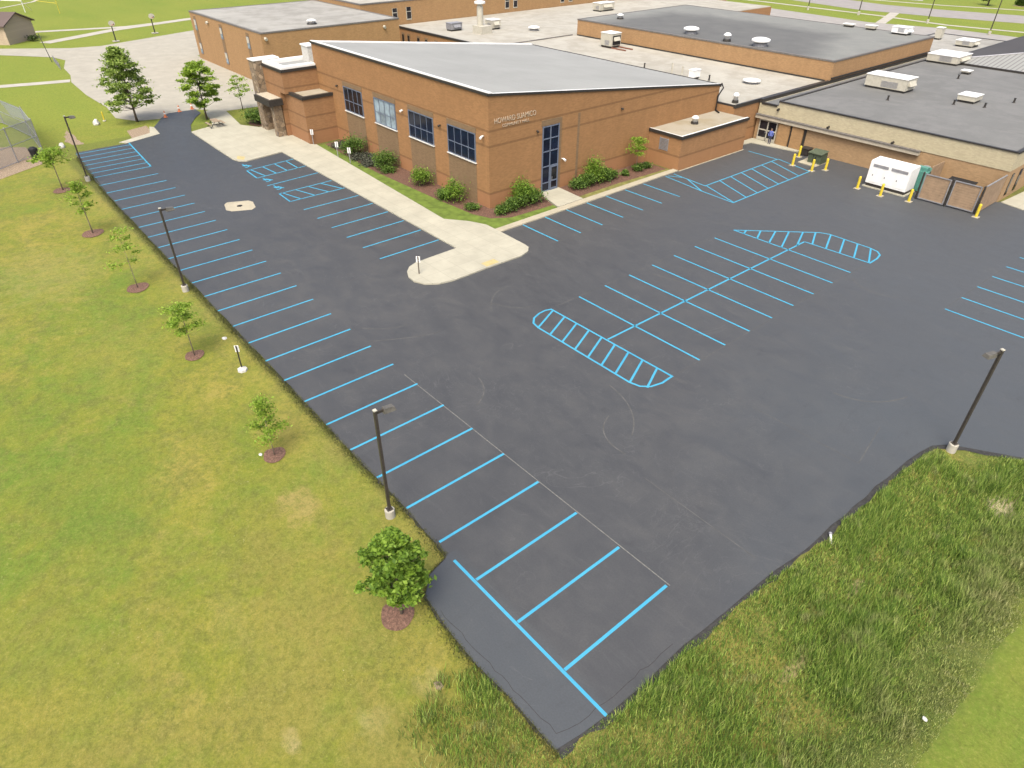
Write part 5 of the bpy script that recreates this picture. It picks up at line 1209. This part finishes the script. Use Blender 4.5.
# ------------------------------------------------------------------ meadow
def blades(name, P_, H, Wd, mat, lean=.35, kind='stuff', label=None, seg=2):
    n = len(P_); a = rng.uniform(0,2*PI,n); d = np.stack([np.cos(a),np.sin(a),np.zeros(n)],1); s = np.stack([-d[:,1],d[:,0],np.zeros(n)],1)
    wind = np.array([.05,-.06,0])
    Lf = (H*lean*rng.uniform(.3,1.3,n))[:,None]; w = Wd[:,None]/2; h = H[:,None]; up = np.array([0,0,1.])
    m_ = P_+d*Lf*.3+wind*h*.2+up*h*.55; tp = P_+d*Lf+wind*h*.5+up*h
    q = np.stack([P_-s*w,P_+s*w,m_+s*w*.8,m_-s*w*.8,tp],1).reshape(-1,3)
    me = bpy.data.meshes.new(name); me.vertices.add(5*n); me.vertices.foreach_set('co',q.astype(np.float32).ravel())
    b0 = np.arange(n)[:,None]*5
    li = np.concatenate([b0+np.array([[0,1,2,3]]),b0+np.array([[3,2,4]])],1).astype(np.int32).ravel()
    me.loops.add(len(li)); me.loops.foreach_set('vertex_index',li)
    st = (np.arange(n)[:,None]*7+np.array([[0,4]])).astype(np.int32).ravel(); tt = np.tile(np.array([4,3],dtype=np.int32),n)
    me.polygons.add(2*n); me.polygons.foreach_set('loop_start',st); me.polygons.foreach_set('loop_total',tt)
    me.materials.append(mat); me.update(calc_edges=True)
    o = bpy.data.objects.new(name,me); C.objects.link(o); o['kind'] = kind
    if label: o['label'] = label; o['category'] = 'grass'
    return o
def vnoise(x, y, sc, seed):
    r = np.random.default_rng(seed); g = r.uniform(0,1,(64,64))
    u = (x*sc)%64; v = (y*sc)%64; i = u.astype(int)%64; j = v.astype(int)%64; fu = u-np.floor(u); fv = v-np.floor(v); fu = fu*fu*(3-2*fu); fv = fv*fv*(3-2*fv)
    return g[i,j]*(1-fu)*(1-fv)+g[(i+1)%64,j]*fu*(1-fv)+g[i,(j+1)%64]*(1-fu)*fv+g[(i+1)%64,(j+1)%64]*fu*fv
N = 560000
x = rng.uniform(-12.5,3.4,N); y = rng.uniform(-33,13,N)
d = seg_d(x,y,EDGE_B); out = np.where(y > 8.6, x < 3.4-(y-8.6)*.35, x < edge_x(np.minimum(y,8.35))-.02)
mowx = np.interp(y,[-33,-25,-12,-5,-1,3,13],[-10.6,-10.9,-10.35,-10.15,-9.9,-9.6,-8.0])
dm = x-mowx
keep = out & (dm > -.2+.5*(vnoise(x,y,.7,5)-.5)) & (d > np.where(y < -4, .26, .10)+.2*(vnoise(x,y,1.3,14)-.4))
n1 = vnoise(x,y,.45,1); n2 = vnoise(x,y,1.6,2)
ht = (.22+.55*np.clip(n1*1.1,0,1))*(.5+.9*n2)
ht *= np.clip(.45+d/1.6,0,1)*np.clip(.3+dm/2.0,.2,1)
# bare straw patches
bare = np.exp(-(((x+7.5)/.9)**2+((y+16.8)/1.3)**2))+.6*np.exp(-(((x+5.6)/.3)**2+((y+1.2)/1.2)**2))+.6*np.exp(-(((x+5.4)/.35)**2+((y+6.3)/.8)**2))
bare = np.clip(bare,0,1)
n3 = vnoise(x,y,3.5,8)
dens = np.clip(.55+.75*n1*(.5+n3),0,1)*(1-.85*bare)
# left of the lower corner the grass is shorter
lf = np.clip((12.6-y)/3.5,0,1)*np.clip(.5+1.2*vnoise(x,y,1.1,21)-.3*np.clip(x,0,9),0,1); dens *= np.where(y > 8.5, lf, 1); ht *= np.where(y > 8.5, .75, 1)
corner = np.clip(1.6*np.exp(-(((x+4.6)/1.5)**2+((y+19.3)/1.7)**2)),0,1); ht *= 1-.85*corner; dens = dens*(1-.6*corner)
keep &= rng.uniform(0,1,N) < dens
x, y, ht = x[keep], y[keep], np.maximum(ht[keep],.07)*.85
P_ = np.stack([x,y,terrain_z(x,y)-.02],1)
blades('meadow_grass', P_, ht*rng.uniform(.7,1.2,len(x)), rng.uniform(.012,.03,len(x)), mat_tallgrass(), .5, label='tall uncut grass on the bank below the parking lot')
# ragged turf that leans over the edge of the asphalt
N = 60000
x = rng.uniform(-2.2,80,N); y0 = np.interp(x,[-2.2,-1.9,.6,2.3,4.1,6.2,7.0,7.4,12,21,37,50,65,80],[8.4,8.35,8.35,8.5,8.45,8.25,7.5,6.25,6.12,6.08,6.0,5.93,5.82,5.1])
u = rng.exponential(.22,N)-.03; n1 = vnoise(x,y0,.8,11)
y = y0+u-.02; keep = rng.uniform(0,1,N) < .35+n1
x, y, u = x[keep], y[keep], u[keep]
P_ = np.stack([x,y,terrain_z(x,y)-.01],1)
blades('edge_turf', P_, rng.uniform(.04,.13,len(x))*np.clip(1.2-u,.35,1), rng.uniform(.012,.03,len(x)), mat_leaf('turf_blade',(.045,.05,.016),(.09,.10,.022),(.17,.17,.04),.3), .7, label='ragged dry turf along the asphalt edge')

# ------------------------------------------------------------------ camera, light, world
cam = bpy.data.cameras.new('camera'); co_ = bpy.data.objects.new('camera', cam); C.objects.link(co_); sc.camera = co_
f_, pit, roll, yaw, X0, Y0, H0 = 670.479, .629636, .00321825, -.701587, -9.5817, 16.8262, 23.9072
cam.sensor_width = 36; cam.lens = 36*f_/1024; cam.clip_end = 6000; cam.clip_start = .5
fw = Vector((math.cos(yaw)*math.cos(pit), math.sin(yaw)*math.cos(pit), -math.sin(pit)))
rt = Vector((math.sin(yaw), -math.cos(yaw), 0)); upv = rt.cross(fw)
rt2 = rt*math.cos(roll)+upv*math.sin(roll); up2 = upv*math.cos(roll)-rt*math.sin(roll)
mw = Matrix((( rt2.x, up2.x, -fw.x, X0),(rt2.y, up2.y, -fw.y, Y0),(rt2.z, up2.z, -fw.z, H0),(0,0,0,1)))
co_.matrix_world = mw

SUN_EL, SUN_AZ = math.radians(58), math.radians(128)     # azimuth measured from +x towards +y
dvec = Vector((math.cos(SUN_EL)*math.cos(SUN_AZ), math.cos(SUN_EL)*math.sin(SUN_AZ), math.sin(SUN_EL)))
sl = bpy.data.lights.new('sun','SUN'); sl.energy = 1.15; sl.angle = math.radians(34); sl.color = (.97,1,.87)
so = bpy.data.objects.new('sun', sl); C.objects.link(so); so.rotation_euler = (-dvec).to_track_quat('-Z','Y').to_euler(); so.location = (0,0,60)
wd = bpy.data.worlds.new('World'); sc.world = wd; wd.use_nodes = True
nt = wd.node_tree; bg = nt.nodes['Background']; sky = nt.nodes.new('ShaderNodeTexSky'); sky.sky_type = 'NISHITA'; sky.sun_disc = False
sky.sun_elevation = SUN_EL; sky.sun_rotation = math.radians(90)-SUN_AZ; sky.air_density = .8; sky.dust_density = 6; sky.ozone_density = .2
nt.links.new(sky.outputs[0], bg.inputs[0]); bg.inputs[1].default_value = .15
vs = sc.view_settings; vs.view_transform = 'Standard'; vs.look = 'None'; vs.gamma = 1; vs.exposure = 1.22; vs.use_curve_mapping = False
sc.cycles.max_bounces = 5; sc.cycles.transparent_max_bounces = 8
